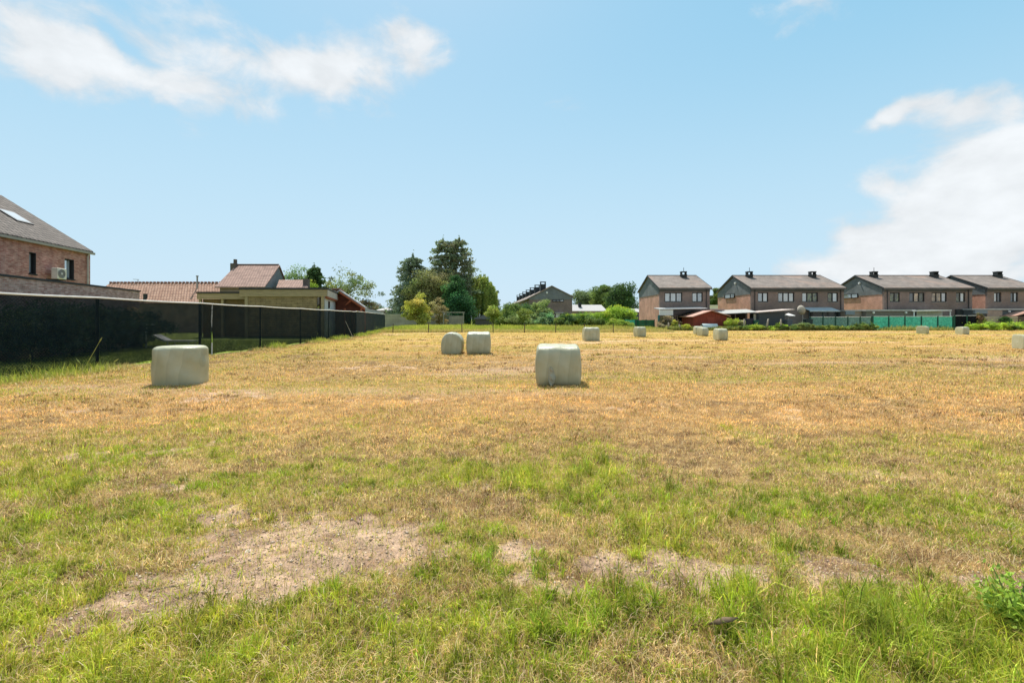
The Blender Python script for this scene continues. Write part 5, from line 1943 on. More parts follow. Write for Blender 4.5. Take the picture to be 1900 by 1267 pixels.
# ------------------------------------------------------------------ the terrace in the middle
def terrace_row():
    D0 = 95.0
    a = math.atan2(880 - 950, F)          # its long side runs towards this direction
    x0, x1 = X(982, D0), X(1063, D0)
    w = x1 - x0
    t = thing('terrace', 'dark row of brick houses with a grey gable and many chimneys in a line', 'house row', (x0, D0, 0), -a)
    Ln = 64.0
    ev, rg = Z(550.5, D0), Z(531.5, D0)
    gx = (1024 - 982) / (1063 - 982) * w
    MB().box(0, w, 0, Ln, -.2, Z(556, D0)).build('wall', M_BRD, t)
    MB().prism([(-.05, -.06, Z(556, D0)), (w + .05, -.06, Z(556, D0)), (w + .05, -.06, ev), (gx, -.06, rg), (-.05, -.06, ev - .35)], (0, Ln, 0)).build('gable', M_SLATE, t)
    r_ = MB().prism([(-.5, -.25, ev - .6), (gx, -.25, rg + .02), (gx, -.25, rg + .22), (-.5, -.25, ev - .4)], (0, Ln + .5, 0))
    r_.prism([(gx + .002, -.25, rg + .02), (w + .35, -.25, ev - .15), (w + .35, -.25, ev + .05), (gx + .002, -.25, rg + .22)], (0, Ln + .5, 0))
    r_.build('roof', M_TILE, t)
    for k in range(7):
        y = 1.6 + k * 9.0
        chimney(t, gx - 1.6, y, rg - 1.1, 1.6, 1.15, 1.0)
    window(t, X(1025, D0) - x0, X(1047, D0) - x0, Z(560, D0), Z(555.4, D0), -.10, [DARK, DARK, GREY], sill=False)
    MB().tube([(X(1015, D0) - x0, -.08, Z(543, D0)), (X(1015, D0) - x0, -.3, Z(543, D0))], [.22, .18], 10).build('wall_lamp', M_LAMP, t)
    MB().box(X(1032, D0) - x0, X(1040, D0) - x0, -.08, -.01, 0, Z(581.5, D0)).build('door', M_WHITE, t)
    f = MB()
    f.box(X(1030, D0) - x0, X(1046, D0) - x0, -.5, -.082, Z(581, D0), Z(579.5, D0))
    f.build('door_canopy', M_ALU, t)
    for k in range(6):
        wn = MB().box(-.05, -.01, 4 + 9 * k, 6 + 9 * k, 4.1, 5.4)
        wn.build('window', M_FRM, t)


terrace_row()


def simple_house(name, label, px0, px1, D, eave, ridge, wallm, roofm, depth=7, hip=0.0, chim=None, ridge_px=None, cat='house'):
    x0, x1 = X(px0, D), X(px1, D)
    w = x1 - x0
    t = thing(name, label, cat, (x0, D, 0))
    ze, zr = Z(eave, D), Z(ridge, D + depth / 2)
    MB().box(.15, w - .15, .2, depth, -.2, ze).build('wall', wallm, t)
    a, b = (hip, w - hip)
    v = [(0, 0, ze), (w, 0, ze), (w, depth + .2, ze), (0, depth + .2, ze), (a, depth / 2, zr), (b, depth / 2, zr)]
    ro = MB().add(v, [(0, 1, 5, 4), (2, 3, 4, 5), (1, 2, 5), (3, 0, 4), (3, 2, 1, 0)]).build('roof', roofm, t)
    if chim:
        MB().box(X(chim, D) - x0 - .35, X(chim, D) - x0 + .35, depth * .28, depth * .4, ze, zr + .45).build('chimney', M_CHIM, ro)
    return t


M_GREYR = mat('pale grey roofing', (.40, .385, .37), var=.08, scale=2)
simple_house('low_house', 'low house with pale grey roof right of the terrace', 1048, 1127, 110, 577, 565.5, M_BRLT, M_GREYR, 9, .6, 1079)
simple_house('low_house', 'low dark house with small grey roof beside the first brick gable', 1158, 1196, 105, 579, 573, mat('dark slate wall', (.08, .09, .095)), M_GREYR, 8, .5)
simple_house('low_house', 'low house with pale grey hipped roof left of the tall trees', 694, 738, 105, 576, 571, mat('brown wall', (.17, .14, .12)), M_GREYR, 9, 1.2)

# ------------------------------------------------------------------ left: big brick house with flat annex
M_MOT = brick('mottled red brick', (.33, .115, .095), (.54, .29, .25), (.38, .26, .21), .21, .068, .010, big=2.2, bump=.6)
M_MOTD = brick('mottled purple brick', (.33, .145, .12), (.58, .38, .33), (.42, .34, .30), .21, .068, .010, big=2.6, bump=.6)
M_GTILE = brick('grey brown clay tiles', (.115, .096, .083), (.175, .148, .128), (.045, .038, .035), .30, .34, .045, big=3, roof=True, bump=.9, swap=True)
M_OTILE = brick('orange clay tiles', (.43, .245, .165), (.53, .33, .235), (.20, .105, .075), .34, .36, .045, big=2.5, roof=True, bump=.9)
M_BTILE = brick('brown clay tiles', (.30, .185, .145), (.37, .235, .185), (.17, .11, .09), .30, .36, .035, big=1.4, roof=True, bump=.7)


def left_house():
    c0 = Vector((-27.95, 24.8, 0))
    c1 = Vector((-29.3, 31.6, 0))
    d = (c1 - c0).normalized()
    a = math.atan2(-d.x, d.y)
    # local frame: +y runs along the visible wall away from the camera, the wall is the plane x = 0, the house lies towards -x
    t = thing('large_brick_house', 'large mottled red brick house with grey tiled roof and skylight at the left edge', 'house', tuple(c1), a)
    wall_z, ev = 0, 6.2
    Ln, wd = 16.0, 10.4
    # openings on the visible wall (local y negative towards the camera)
    def ly(px, dist=None):
        # where the sight line through column px meets the wall
        k = (px - 950) / F
        # c1 + d*s: x = k*y
        s = (k * c1.y - c1.x) / (d.x - k * d.y)
        return s
    def zz(py, s):
        y = c1.y + d.y * s
        return Z(py, y)
    w1 = (ly(54), ly(67))
    w2 = (ly(120), ly(137.5))
    z1 = (zz(508, sum(w1) / 2), zz(468.5, sum(w1) / 2))
    z2 = (zz(517.5, sum(w2) / 2), zz(481, sum(w2) / 2))
    mb = MB()
    holes = [(*w1, *z1), (*w2, *z2)]
    xs = sorted({-Ln, 0, *w1, *w2})
    zs = sorted({-.2, ev, *z1, *z2})
    for p, q in zip(xs, xs[1:]):
        for r_, s in zip(zs, zs[1:]):
            if any(h[0] < (p + q) / 2 < h[1] and h[2] < (r_ + s) / 2 < h[3] for h in holes):
                continue
            mb.box(-.35, 0, p, q, r_, s)
    mb.box(-wd, -.352, -.35, -.002, -.2, ev)
    mb.box(-wd, -.352, -Ln + .002, -Ln + .35, -.2, ev)
    mb.box(-wd - .002, -wd + .3, -Ln, 0, -.2, ev)
    mb.build('wall', M_MOT, t)
    for yy, zz_ in ((w1, z1), (w2, z2)):
        f = MB()
        f.box(-.26, -.18, yy[0], yy[1], zz_[0], zz_[0] + .08).box(-.26, -.18, yy[0], yy[1], zz_[1] - .08, zz_[1])
        f.box(-.26, -.18, yy[0], yy[0] + .08, zz_[0] + .08, zz_[1] - .08).box(-.26, -.18, yy[1] - .1, yy[1], zz_[0] + .08, zz_[1] - .08)
        # dark lining of the reveal
        f.box(-.18, -.004, yy[1] - .03, yy[1] - .002, zz_[0], zz_[1]).box(-.18, -.004, yy[0], yy[1] - .03, zz_[1] - .03, zz_[1] - .002)
        fo = f.build('window', M_FRM, t)
        MB().box(-.23, -.21, yy[0] + .06, yy[1] - .08, zz_[0] + .06, zz_[1] - .06).build('pane', pane_mat('pane with painted sky reflection', (.40, .47, .55), .5, .05), fo)  # pale blue base colour paints in the sky reflection, besides the gloss
        MB().box(-.2, .05, yy[0] - .05, yy[1] + .05, zz_[0] - .08, zz_[0] - .003).build('sill', M_FRM, fo)
    MB().box(-wd + .4, -.5, -Ln + .5, -.5, ev - .3, ev - .2).build('ceiling', mat('inner wall', (.12, .11, .10)), t)
    # gable ends and roof
    k = .68
    rz = ev + k * wd / 2
    for yy in (-.35, -Ln):
        MB().prism([(0, yy, ev + .002), (-wd, yy, ev + .002), (-wd / 2, yy, rz - .05)], (0, .33, 0)).build('gable', M_MOT, t)
    ro = MB()
    for s in (0, 1):
        xe = .14 if s == 0 else -wd - .14
        ro.prism([(xe, -Ln - .1, ev - .14 * k + .04), (-wd / 2, -Ln - .1, rz + .04), (-wd / 2, -Ln - .1, rz + .2), (xe, -Ln - .1, ev - .14 * k + .2)], (0, Ln + .18, 0))
    roo = ro.build('roof', M_GTILE, t)
    MB().box(.142, .27, -Ln, .06, ev - .14, ev + .0).build('gutter', mat('zinc gutter', (.32, .29, .24), rough=.5), roo)
    yp = ly(160)
    MB().tube([(.09, yp, 2.9), (.09, yp, ev - .30), (.18, yp, ev - .12)], .05, 8).build('drainpipe', mat('zinc pipe', (.38, .36, .33), rough=.5), t)
    # skylight
    def roof_pt(px, py):
        dirv = Vector(((px - 950) / F, 1, (HZ - py) / F))
        ai = -a
        def tl(v):
            return Vector((v.x * math.cos(ai) - v.y * math.sin(ai), v.x * math.sin(ai) + v.y * math.cos(ai), v.z))
        o = tl(Vector((0, 0, CH)) - c1)
        e = tl(dirv)
        # plane z = ev - k*x + .2 (roof surface)
        s = (ev + .22 - k * o.x - o.z) / (e.z + k * e.x)
        return o + e * s
    q = [roof_pt(px, py) for px, py in ((-4, 390), (24, 396), (56, 413), (26, 408))]
    yl = sorted(v.y for v in q)
    y0, y1 = yl[0] + .1, yl[-1] - .1
    xm_ = sum(v.x for v in q) / 4
    xa, xb = xm_ + .55, xm_ - .55
    nz_ = Vector((k, 0, 1)).normalized()
    def sp(x, y, up):
        return Vector((x, y, ev - k * x + .2)) + nz_ * up
    sk = MB()
    c_ = [(xa, y0), (xa, y1), (xb, y1), (xb, y0)]
    sk.add([sp(x, y, 0) for x, y in c_] + [sp(x, y, .07) for x, y in c_], [(0, 1, 5, 4), (1, 2, 6, 5), (2, 3, 7, 6), (3, 0, 4, 7), (4, 5, 6, 7)])
    so_ = sk.build('skylight', M_FRM, roo)
    g = [(xa - .1, y0 + .1), (xa - .1, y1 - .1), (xb + .1, y1 - .1), (xb + .1, y0 + .1)]
    MB().add([sp(x, y, .08) for x, y in g], [(0, 1, 2, 3)]).build('pane', pane_mat('skylight pane', (.30, .34, .37), .45, .05), so_)
    # air conditioner on the wall
    y = ly(93)
    zb_ = zz(521, y) + .1
    t2 = thing('air_conditioner', 'white air conditioner outdoor unit with round fan on the brick house wall', 'air conditioner', (0, 0, 0))
    bw, bh, bd = .74, .68, .34
    t2.location = t.matrix_basis @ Vector((.30, y, zb_)) if False else (Vector((math.cos(a) * .30 - math.sin(a) * y, math.sin(a) * .30 + math.cos(a) * y, zb_)) + c1)
    t2.rotation_euler = (0, 0, a)
    MB().box(0, bd, -bw / 2, bw / 2, 0, bh).build('case', mat('cream casing', (.62, .59, .50), rough=.5), t2, bevel=.03)
    gr = MB()
    n = 28
    for r0, r1 in ((.255, .285), (.17, .19), (.09, .105)):
        vs, fs = [], []
        for i in range(n):
            an = 2 * math.pi * i / n
            for rr, xx in ((r0, bd + .002), (r1, bd + .002), (r0, bd + .03), (r1, bd + .03)):
                vs.append((xx, -.06 + rr * math.cos(an), bh / 2 + rr * math.sin(an)))
        for i in range(n):
            j = (i + 1) % n
            fs += [(i * 4 + 2, i * 4 + 3, j * 4 + 3, j * 4 + 2), (i * 4, i * 4 + 2, j * 4 + 2, j * 4), (i * 4 + 1, j * 4 + 1, j * 4 + 3, i * 4 + 3)]
        gr.add(vs, fs)
    gr.build('fan_grille', mat('grey grille', (.30, .29, .27)), t2)
    MB().tube([(bd + .001, -.08, bh / 2), (bd + .02, -.08, bh / 2)], .255, 24).build('fan', mat('fan recess', (.16, .155, .15)), t2)
    MB().tube([(bd + .022, -.08, bh / 2), (bd + .05, -.08, bh / 2)], .07, 14).build('hub', mat('fan hub', (.55, .54, .5)), t2)
    for sy in (-.28, .28):
        MB().box(-.30, bd, sy - .03, sy + .03, -.07, -.003).build('bracket', M_FRM, t2)


left_house()

# the flat annex: visible wall from near left to far right
A0, A1 = Vector((-19.1, 16.6, 0)), Vector((X(259, 27.0), 27.0, 0))
dd = (A1 - A0)
Ln = dd.length
an = math.atan2(-dd.x, dd.y)
t = thing('flat_annex', 'flat roofed purple brick annex wall running behind the black netting at left', 'annex', tuple(A0), an)
zt = Z(539.5, 27.0)
MB().box(-6.0, 0, 0, Ln, -.2, zt - .06).build('wall', M_MOTD, t)
MB().box(-6.05, .05, -.05, Ln + .05, zt - .057, zt + .02).build('coping', M_FRM, t)

# long orange tiled house behind
t = simple_house('orange_roofed_house', 'long low house with bright orange tiled roof behind the netting', 150, 432, 54, 563, 525, M_BRLT, M_OTILE, 7, .4)
rzz = Z(525, 57.5)
dots = MB()
for k in range(38):
    xx = .5 + k * (X(432, 54) - X(150, 54) - 1.0) / 37
    dots.tube([(xx - .13, 3.5, rzz + .06), (xx + .13, 3.5, rzz + .06)], [.13, .10], 8)
dots.build('ridge_tiles', mat('ridge clay', (.20, .085, .06)), t)
vp = MB().tube([(X(366, 56.6) - X(150, 54), 2.6, rzz - .8), (X(366, 56.6) - X(150, 54), 2.6, Z(512, 56.6))], .09, 8)
vp.tube([(X(366, 56.6) - X(150, 54), 2.6, Z(513.5, 56.6)), (X(366, 56.6) - X(150, 54), 2.6, Z(511.5, 56.6))], .15, 8)
vp.build('vent_pipe', mat('grey steel', (.25, .25, .24), rough=.4), t)
ant = MB().tube([(X(256, 57.6) - X(150, 54), 3.6, rzz), (X(256, 57.6) - X(150, 54), 3.6, Z(518.5, 57.6))], .03, 6)
ant.tube([(X(247, 57.6) - X(150, 54), 3.6, Z(518.3, 57.6)), (X(258, 57.6) - X(150, 54), 3.6, Z(518.8, 57.6))], .03, 6)
ant.build('antenna', mat('grey steel', (.25, .25, .24), rough=.4), t)
MB().box(X(269, 54.7) - X(150, 54) - .15, X(269, 54.7) - X(150, 54) + .15, .6, .9, Z(558, 54.7), Z(545, 54.7)).build('roof_vent', M_CHIM, t)

# brown tiled house with chimney and grey gable
def brown_house():
    D = 50.0
    x0, x1 = X(405, D), X(491, D)
    xr = X(528, 58.5)
    w = x1 - x0
    t = thing('brown_roofed_house', 'brown tiled house with grey gable and small chimney above the timber shed', 'house', (x0, D, 0))
    ze = Z(533, D)
    yr = 5.6
    zr = Z(494, D + yr)
    rl, rr = X(440, D + yr) - x0, X(517, D + yr) - x0
    yb, zbk = 9.0, Z(522, D + 9.0)
    xbl, xbr = X(446, D + 9) - x0, X(528, D + 9) - x0
    MB().prism([(.1, .1, -.1), (w - .1, .1, -.1), (xbr - .1, yb, -.1), (xbl + .1, yb, -.1)], (0, 0, ze + .05)).build('wall', M_BRD, t)
    MB().add([(w, 0, ze), (xbr, yb, zbk), (rr, yr, zr - .05), (w - .3, 0, ze), (xbr - .3, yb, zbk), (rr - .3, yr, zr - .05), (w, 0, ze - 1.2), (xbr, yb, ze - 1.2), (w - .3, 0, ze - 1.2), (xbr - .3, yb, ze - 1.2)],
             [(0, 1, 2), (3, 5, 4), (6, 7, 1, 0), (8, 3, 4, 9), (6, 0, 3, 8)]).build('gable', mat('grey blue cladding', (.17, .19, .20), var=.08), t)
    sl = MB()
    up = Vector((0, 0, .14))
    for q in ([(-.2, -.25, ze - .1), (w + .15, -.25, ze - .1), (rr + .15, yr, zr), (rl - .1, yr, zr)], [(rl - .1, yr, zr), (rr + .15, yr, zr), (xbr + .15, yb, zbk), (xbl, yb, zbk)]):
        sl.prism([Vector(p) for p in q], up)
    ro = sl.build('roof', M_BTILE, t)
    MB().tube([(rl, yr, zr + .16), (rr, yr, zr + .16)], .12, 8).build('ridge', mat('ridge clay dark', (.14, .09, .075)), ro)
    cx = X(434.5, D + 5) - x0
    c = MB().box(cx - .3, cx + .3, 4.7, 5.3, zr - 1.6, zr + .25).box(cx + .0, cx + .28, 4.85, 5.15, zr + .25, zr + .75)
    c.build('chimney', mat('dark brick chimney', (.10, .085, .075)), ro)
    # lower wing with chimney
    t2 = thing('brown_roofed_wing', 'low wing with brown tiled roof and dark chimney right of the brown roofed house', 'house wing', (X(512, 52), 52, 0))
    o = X(512, 52)
    za, zb_ = Z(537, 52), Z(521.5, 55)
    a = [(X(512, 52) - o, 0, za), (X(572, 52) - o, 0, za), (X(566, 55) - o, 3, zb_), (X(518, 55) - o, 3, zb_)]
    MB().prism([Vector(p) for p in a], up).build('roof', M_BTILE, t2)
    MB().box(.2, X(570, 52) - o, .2, 5, -.1, za).build('wall', M_BRD, t2)
    cx = X(566.5, 53) - o
    MB().box(cx - .28, cx + .28, 1, 1.6, za, Z(517.5, 53)).build('chimney', mat('dark brick chimney', (.10, .085, .075)), t2)


brown_house()

# timber pavilion behind the netting
def pavilion():
    D = 39.0
    M_TIM = mat('pale treated timber', (.34, .265, .155), var=.22, scale=2.5, stretch=(.6, 1, 9))
    M_TIMG = mat('grey treated timber', (.44, .42, .37), var=.18, scale=2.5, stretch=(1, .6, 9))
    M_INF = brick('stacked rough boards', (.32, .235, .12), (.25, .18, .095), (.12, .09, .05), .9, .16, .015, big=2.5)
    M_CLAD = mat('pale grey cladding', (.52, .53, .52), var=.1, scale=2, stretch=(1, 1, 6))
    M_FELT = mat('dark roof felt', (.05, .048, .046))
    ang = R(15)
    x0 = X(445, D)
    x1 = X(607, D)
    w = x1 - x0
    t = thing('timber_pavilion', 'flat roofed pale timber pavilion rising above the black netting', 'pavilion', (x0, D, 0))
    zt, zb = Z(537.5, D), Z(550, D)
    dv = Vector((-math.sin(ang), math.cos(ang), 0)) * 9.3
    # front fascia as three boards, right fascia as three boards
    f = MB()
    r_ = MB()
    hb = (zt - zb) / 3
    for k in range(3):
        off = .012 * (2 - k)
        f.box(0, w, -.05 - off, .0, zb + hb * k, zb + hb * (k + 1) - .012)
        q = [(w + .002, .0, zb + hb * k), (w + .05 + off, .0, zb + hb * k), (w + .05 + off, .0, zb + hb * (k + 1) - .012), (w + .002, .0, zb + hb * (k + 1) - .012)]
        r_.prism([Vector(p) for p in q], dv + Vector((0, 0, 0)))
    f.build('front_fascia', M_TIM, t)
    r_.build('side_fascia', M_TIMG, t)
    top = [Vector((-.05, -.1, zt)), Vector((w + .1, -.1, zt)), Vector((w + .1, -.1, zt)) + dv, Vector((-.05, -.1, zt)) + dv]
    MB().prism(top, (0, 0, .17)).build('roof', M_FELT, t)
    MB().box(X(460, D) - x0, X(587, D) - x0, .05, .2, .1, zb - .05).build('infill', M_INF, t)
    MB().box(X(455, D) - x0, X(600, D) - x0, .06, .18, zb - .05 + .002, zb + .1).build('lintel', M_TIM, t)
    for px in (457, 598.5):
        MB().box(X(px, D) - x0 - .13, X(px, D) - x0 + .13, -.02, .045, -.1, zb - .003).build('post', M_TIM, t)
    MB().box(X(588, D) - x0, X(594, D) - x0, .5, .6, .1, zb).build('recess', mat('dark recess', (.07, .035, .025)), t)
    q = [Vector((w - .3, .1, 0)), Vector((w - .22, .1, 0)), Vector((w - .22, .1, zb - .15)), Vector((w - .3, .1, zb - .15))]
    MB().prism(q, dv * .94).build('side_wall', M_CLAD, t)
    q = [Vector((w - .218, .1, zb - .15)), Vector((w - .0, .1, zb - .15)), Vector((w - .0, .1, zb - .002)), Vector((w - .218, .1, zb - .002))]
    MB().prism(q, dv * .97).build('soffit', mat('red brown beam', (.30, .10, .055)), t)
    s = dv.normalized()
    wn = Vector((w - .216, .1, zb - .95)) + s * 2.0
    MB().prism([wn, wn + Vector((.05, 0, 0)), wn + Vector((.05, 0, .62)), wn + Vector((0, 0, .62))], s * .9).build('window', M_DKOPEN, t)
    # lower wing to the left
    t2 = thing('timber_lean_to', 'lower flat timber roof joining the left of the timber pavilion', 'lean-to', (X(357, D), D + .6, 0))
    w2 = X(446, D) - X(357, D) + .2
    z0, z1 = Z(555, D + .6), Z(544.5, D + .6)
    fb = MB()
    for k in range(2):
        hh = (z1 - z0) / 2
        fb.box(0, w2, -.05 - .012 * (1 - k), 0, z0 + hh * k, z0 + hh * (k + 1) - .012)
    fb.build('front_fascia', M_TIM, t2)
    MB().box(-.05, w2, -.1, 5, z1, z1 + .15).build('roof', M_FELT, t2)
    MB().box(.3, w2, .3, .4, 0, z0).build('back_boards', mat('dark brown boards', (.16, .11, .05)), t2)
    for xx in (.2, w2 * .5):
        MB().box(xx - .1, xx + .1, .02, .2, -.1, z0 - .003).build('post', M_TIM, t2)
    # red timber gable roof at the right
    D3 = 46.0
    t3 = thing('red_timber_shelter', 'open shelter with red brown truss and grey sloping roof beside the pavilion', 'shelter', (X(632, D3), D3, 0))
    o = X(632, D3)
    M_RT = mat('red brown timber', (.36, .10, .045), var=.25, scale=4)
    ap = Vector((X(630, D3) - o, 0, Z(540, D3)))
    er = Vector((X(676, D3) - o, 0, Z(571, D3)))
    el = Vector((X(586, D3) - o, 0, Z(571, D3)))
    back = Vector((-1.3, 5, 0))
    rf = MB()
    rf.prism([ap, er, er + Vector((0, 0, .14)), ap + Vector((0, 0, .14))], back)
    rf.prism([ap + Vector((-.003, 0, 0)), el, el + Vector((0, 0, .14)), ap + Vector((-.003, 0, .14))], back)
    rf.build('roof', mat('grey sheet roof', (.36, .35, .36), rough=.5), t3)
    MB().prism([ap + Vector((-.8, -.02, .16)), ap + Vector((-.0, -.02, .16)), ap + Vector((0, -.02, .30)), ap + Vector((-.9, -.02, .26))], back * .9).build('ridge_tiles', M_OTILE, t3)
    tr = MB()
    dn = Vector((0, 0, -.2))
    tr.prism([ap + dn * .1, er + dn * .1, er + dn * 1.1, ap + dn * 1.1], (0, .12, 0))
    m_ = ap.lerp(er, .42) + dn
    tr.prism([m_, m_ + Vector((.22, 0, -.02)), Vector((X(640, D3) - o, 0, Z(566, D3))) + Vector((.1, 0, 0)), Vector((X(640, D3) - o, 0, Z(566, D3)))], (0, .12, 0))
    tr.build('truss', M_RT, t3)
    MB().prism([ap + dn * .3 + Vector((0, .5, 0)), er + dn * .3 + Vector((-.1, .5, 0)), Vector((er.x - .1, .5, 0)), Vector((el.x, .5, 0)), el + dn * .3 + Vector((.1, .5, 0))], (0, .1, 0)).build('back_wall', mat('dark red boards', (.13, .035, .02), var=.3, scale=3), t3)
    for xx in (er.x - .35, .4):
        MB().box(xx - .08, xx + .08, .0, .15, -.1, Z(572, D3)).build('post', M_RT, t3)
    # low timber board wall end beyond
    t4 = thing('low_shed', 'low brown roofed shed with pale fascia behind the far grey netting', 'shed', (X(676, 60), 60, 0))
    q = X(676, 60)
    MB().prism([(0, 0, Z(571.5, 60)), (X(712, 66) - q, 6, Z(579, 66)), (X(712, 66) - q, 6, Z(583, 66)), (0, 0, Z(579, 60))], (-.15, .06, 0)).build('fascia', M_TIMG, t4)
    MB().prism([(0, 0, Z(571.5, 60) + .003), (X(712, 66) - q, 6, Z(579, 66) + .003), (X(712, 66) - q - 3, 6.8, Z(577, 66)), (-3, .8, Z(570, 60))], (0, 0, .08)).build('roof', mat('brown felt', (.16, .10, .08)), t4)
    MB().box(-2.8, -.3, .5, 5.5, -.1, Z(579.5, 62)).build('wall', mat('dark boards', (.05, .035, .028)), t4)


pavilion()

# garden things dimly seen through the netting
broadleaf('garden_shrub', 'pinkish brown shrub seen through the black netting behind the left bale', 'shrub', (X(225, 26), 26, 0), Z(572, 26), 2.2, .3, [(.42, .30, .22), (.34, .27, .16), (.48, .36, .28)], .11, 40, 120, 201, crad=.2, spiky=.15)
broadleaf('garden_hedge', 'low dark hedge seen through the netting at the left edge', 'hedge', (X(40, 25), 25, 0), Z(621, 25), 4.4, .05, [(.10, .12, .04), (.14, .13, .05), (.08, .10, .03)], .12, 40, 120, 202, depth=1.0, crad=.22)
broadleaf('garden_bush', 'low greyish bush seen through the netting left of the thick post', 'bush', (X(130, 26), 26, 0), Z(622, 26), 2.4, .05, [(.14, .12, .06), (.11, .12, .05)], .1, 26, 100, 203, depth=.9, crad=.22)
broadleaf('garden_bush', 'dark low bush under the pinkish shrub behind the netting', 'bush', (X(235, 25), 25, 0), Z(610, 25), 2.6, .05, [(.08, .10, .06), (.06, .085, .04), (.16, .16, .13)], .1, 26, 100, 204, depth=1.0, crad=.22)
for i, (hx, hy, hh, hw_, lab) in enumerate([(-18.6, 17.6, 2.25, 2.6, 'dark tall hedge bush behind the netting at the left edge'), (-19.5, 20.2, 2.2, 2.8, 'dark tall hedge bush behind the netting left of the thick post'),
                                       (-20.4, 23.0, 2.25, 2.8, 'dark tall hedge bush behind the netting before the purple brick annex'), (-21.2, 26.0, 2.1, 2.8, 'dark tall hedge bush behind the netting at the end of the annex')]):
    broadleaf('hedge_bush', lab, 'hedge', (hx, hy, 0), hh, hw_, .05, [(.022, .040, .024), (.016, .030, .022), (.03, .048, .024)], .12, 60, 150, 220 + i, depth=3.0, crad=.22, fill=.4, group='dark hedge behind the netting')
t = thing('garden_table', 'pale round garden table seen through the netting above the left bale', 'table', (X(271, 25), 25, 0))
MB().tube([(0, 0, Z(603, 25)), (0, 0, Z(601.3, 25))], .38, 20).build('top', M_WHITE, t)
MB().tube([(0, 0, .02), (0, 0, Z(603, 25) - .003)], .05, 8).build('leg', M_WHITE, t)
t = thing('sun_lounger', 'pale sun lounger with raised back seen through the netting above the left bale', 'sun lounger', (X(300, 25), 25, 0))
MB().prism([(-.6, 0, .65), (-.5, 0, .75), (.15, 0, .42), (.1, 0, .34)], (0, .6, 0)).build('backrest', M_RAIL, t)
MB().box(.17, 1.6, 0, .6, .34, .42).build('seat', M_RAIL, t)
for xx in (.3, 1.45):
    for yy in (.03, .55):
        MB().box(xx - .03, xx + .03, yy - .02, yy + .03, 0, .337).build('leg', M_RAIL, t)
rk = MB()
rr = random.Random(5)
v = []
ico = [(1, 0, 0), (0, 1, 0), (-1, 0, 0), (0, -1, 0), (0, 0, 1), (0, 0, -1), (.7, .7, .3), (-.7, .6, .3), (.6, -.7, .3), (-.7, -.7, .3)]
o = MB().add([(p[0] * .5 * rr.uniform(.8, 1.2), p[1] * .35, p[2] * .28) for p in ico[:6]], [(0, 1, 4), (1, 2, 4), (2, 3, 4), (3, 0, 4), (1, 0, 5), (2, 1, 5), (3, 2, 5), (0, 3, 5)]).build('garden_rock', mat('pale rock', (.42, .36, .30), var=.3, scale=6, bump=.5), None)
o.location = (X(216, 23.6), 23.6, .14)
ss = o.modifiers.new('round', 'SUBSURF')
ss.levels = ss.render_levels = 2
tag(o, 'pale rock on the lawn behind the netting, under the pinkish shrub', 'rock')

# ------------------------------------------------------------------ foreground details
def weed_plant(loc, label):
    t = thing('leafy_weed', label, 'weed', loc)
    r = np.random.default_rng(77)
    Pp, Cc, Ss = [], [], []
    stems = MB()
    for k in range(16):
        a = r.uniform(0, 6.28)
        L = r.uniform(.14, .27)
        e = np.array((math.cos(a) * L * .75, math.sin(a) * L * .5, L))
        stems.tube([(0, 0, 0), tuple(e * np.array((.5, .5, .6))), tuple(e)], [.006, .005, .002], 5)
        n = 60
        u = r.uniform(.3, 1, n)[:, None]
        Pp.append(e * u + r.normal(0, .035, (n, 3)))
        Cc.append(np.tile(np.array((.30, .42, .07)) * r.uniform(.8, 1.4), (n, 1)) * (1 + r.uniform(-.2, .2, (n, 1))))
        Ss.append(r.uniform(.02, .05, n))
    leaf_cloud('leaves', np.concatenate(Pp), np.concatenate(Ss), np.concatenate(Cc), LEAF, t, seed=9, flat=1.0)
    stems.build('stems', mat('green stem', (.12, .18, .04)), t)


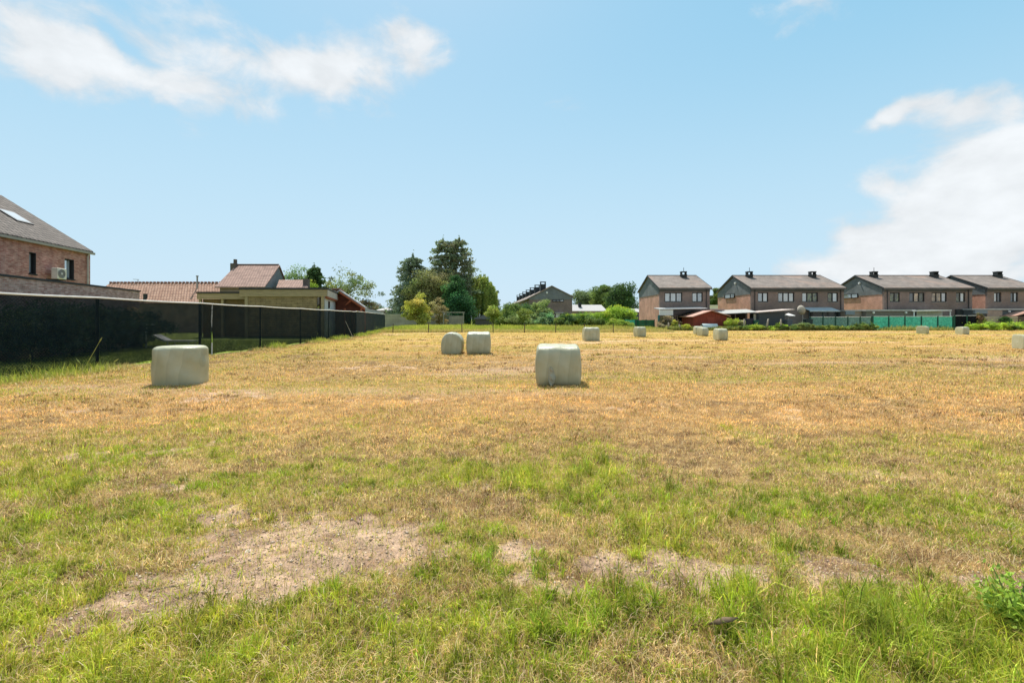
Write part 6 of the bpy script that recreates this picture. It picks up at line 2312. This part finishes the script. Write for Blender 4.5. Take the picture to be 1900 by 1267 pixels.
weed_plant((X(1893, 2.32), 2.32, 0), 'leafy bright green weed at the right edge of the foreground')
DK = 2.28
st = MB().add([(-.07, .0, .0), (-.03, -.022, .012), (.04, -.025, .03), (.08, -.004, .035), (.04, .02, .02), (-.03, .018, .006), (0, 0, .035)], [(0, 1, 6), (1, 2, 6), (2, 3, 6), (3, 4, 6), (4, 5, 6), (5, 0, 6)]).build('dead_leaf', mat('dark brown leaf', (.14, .095, .055), var=.3, scale=30), None, smooth=True)
st.location = (X(1340, DK), DK, .075)
sm = st.modifiers.new('thickness', 'SOLIDIFY')
sm.thickness = .004
tag(st, 'dark brown curled leaf lying on the grass in the lower right foreground', 'leaf')
M_TW = mat('dry twig bark', (.30, .22, .14), var=.4, scale=20)
D1, D2 = Dg(1105), Dg(1085)
st = MB().tube([(X(275, D1), D1, .03), (X(340, Dg(1094)), Dg(1094), .035), (X(415, D2), D2, .03)], [.007, .006, .004], 6).build('twig', M_TW, None)
tag(st, 'long thin twig lying on the bare soil at lower left', 'twig')
def stone(px, py, s, label, col):
    D = Dg(py)
    r_ = random.Random(px)
    vs = [(p[0] * s * r_.uniform(.75, 1.25), p[1] * s * .7, p[2] * s * .45) for p in ico[:6]]
    o = MB().add(vs, [(0, 1, 4), (1, 2, 4), (2, 3, 4), (3, 0, 4), (1, 0, 5), (2, 1, 5), (3, 2, 5), (0, 3, 5)]).build('stone', mat('stone ' + str(px), col, scale=30, bump=.4), None)
    o.location = (X(px, D), D, float(hgt(np.array([X(px, D)]), np.array([D]))[0]) + s * .2)
    o.rotation_euler = (.2, -.1, px)
    sub = o.modifiers.new('round', 'SUBSURF')
    sub.subdivision_type = 'SIMPLE'
    sub.levels = sub.render_levels = 1
    tag(o, label, 'stone')
stone(460, 1027, .028, 'flat pale stone on the bare soil patch at left', (.62, .52, .42))
stone(1399, 1070, .024, 'pale tan stone on the bare soil at right', (.56, .40, .28))
stone(475, 968, .026, 'grey stone at the top of the bare soil patch', (.45, .38, .33))
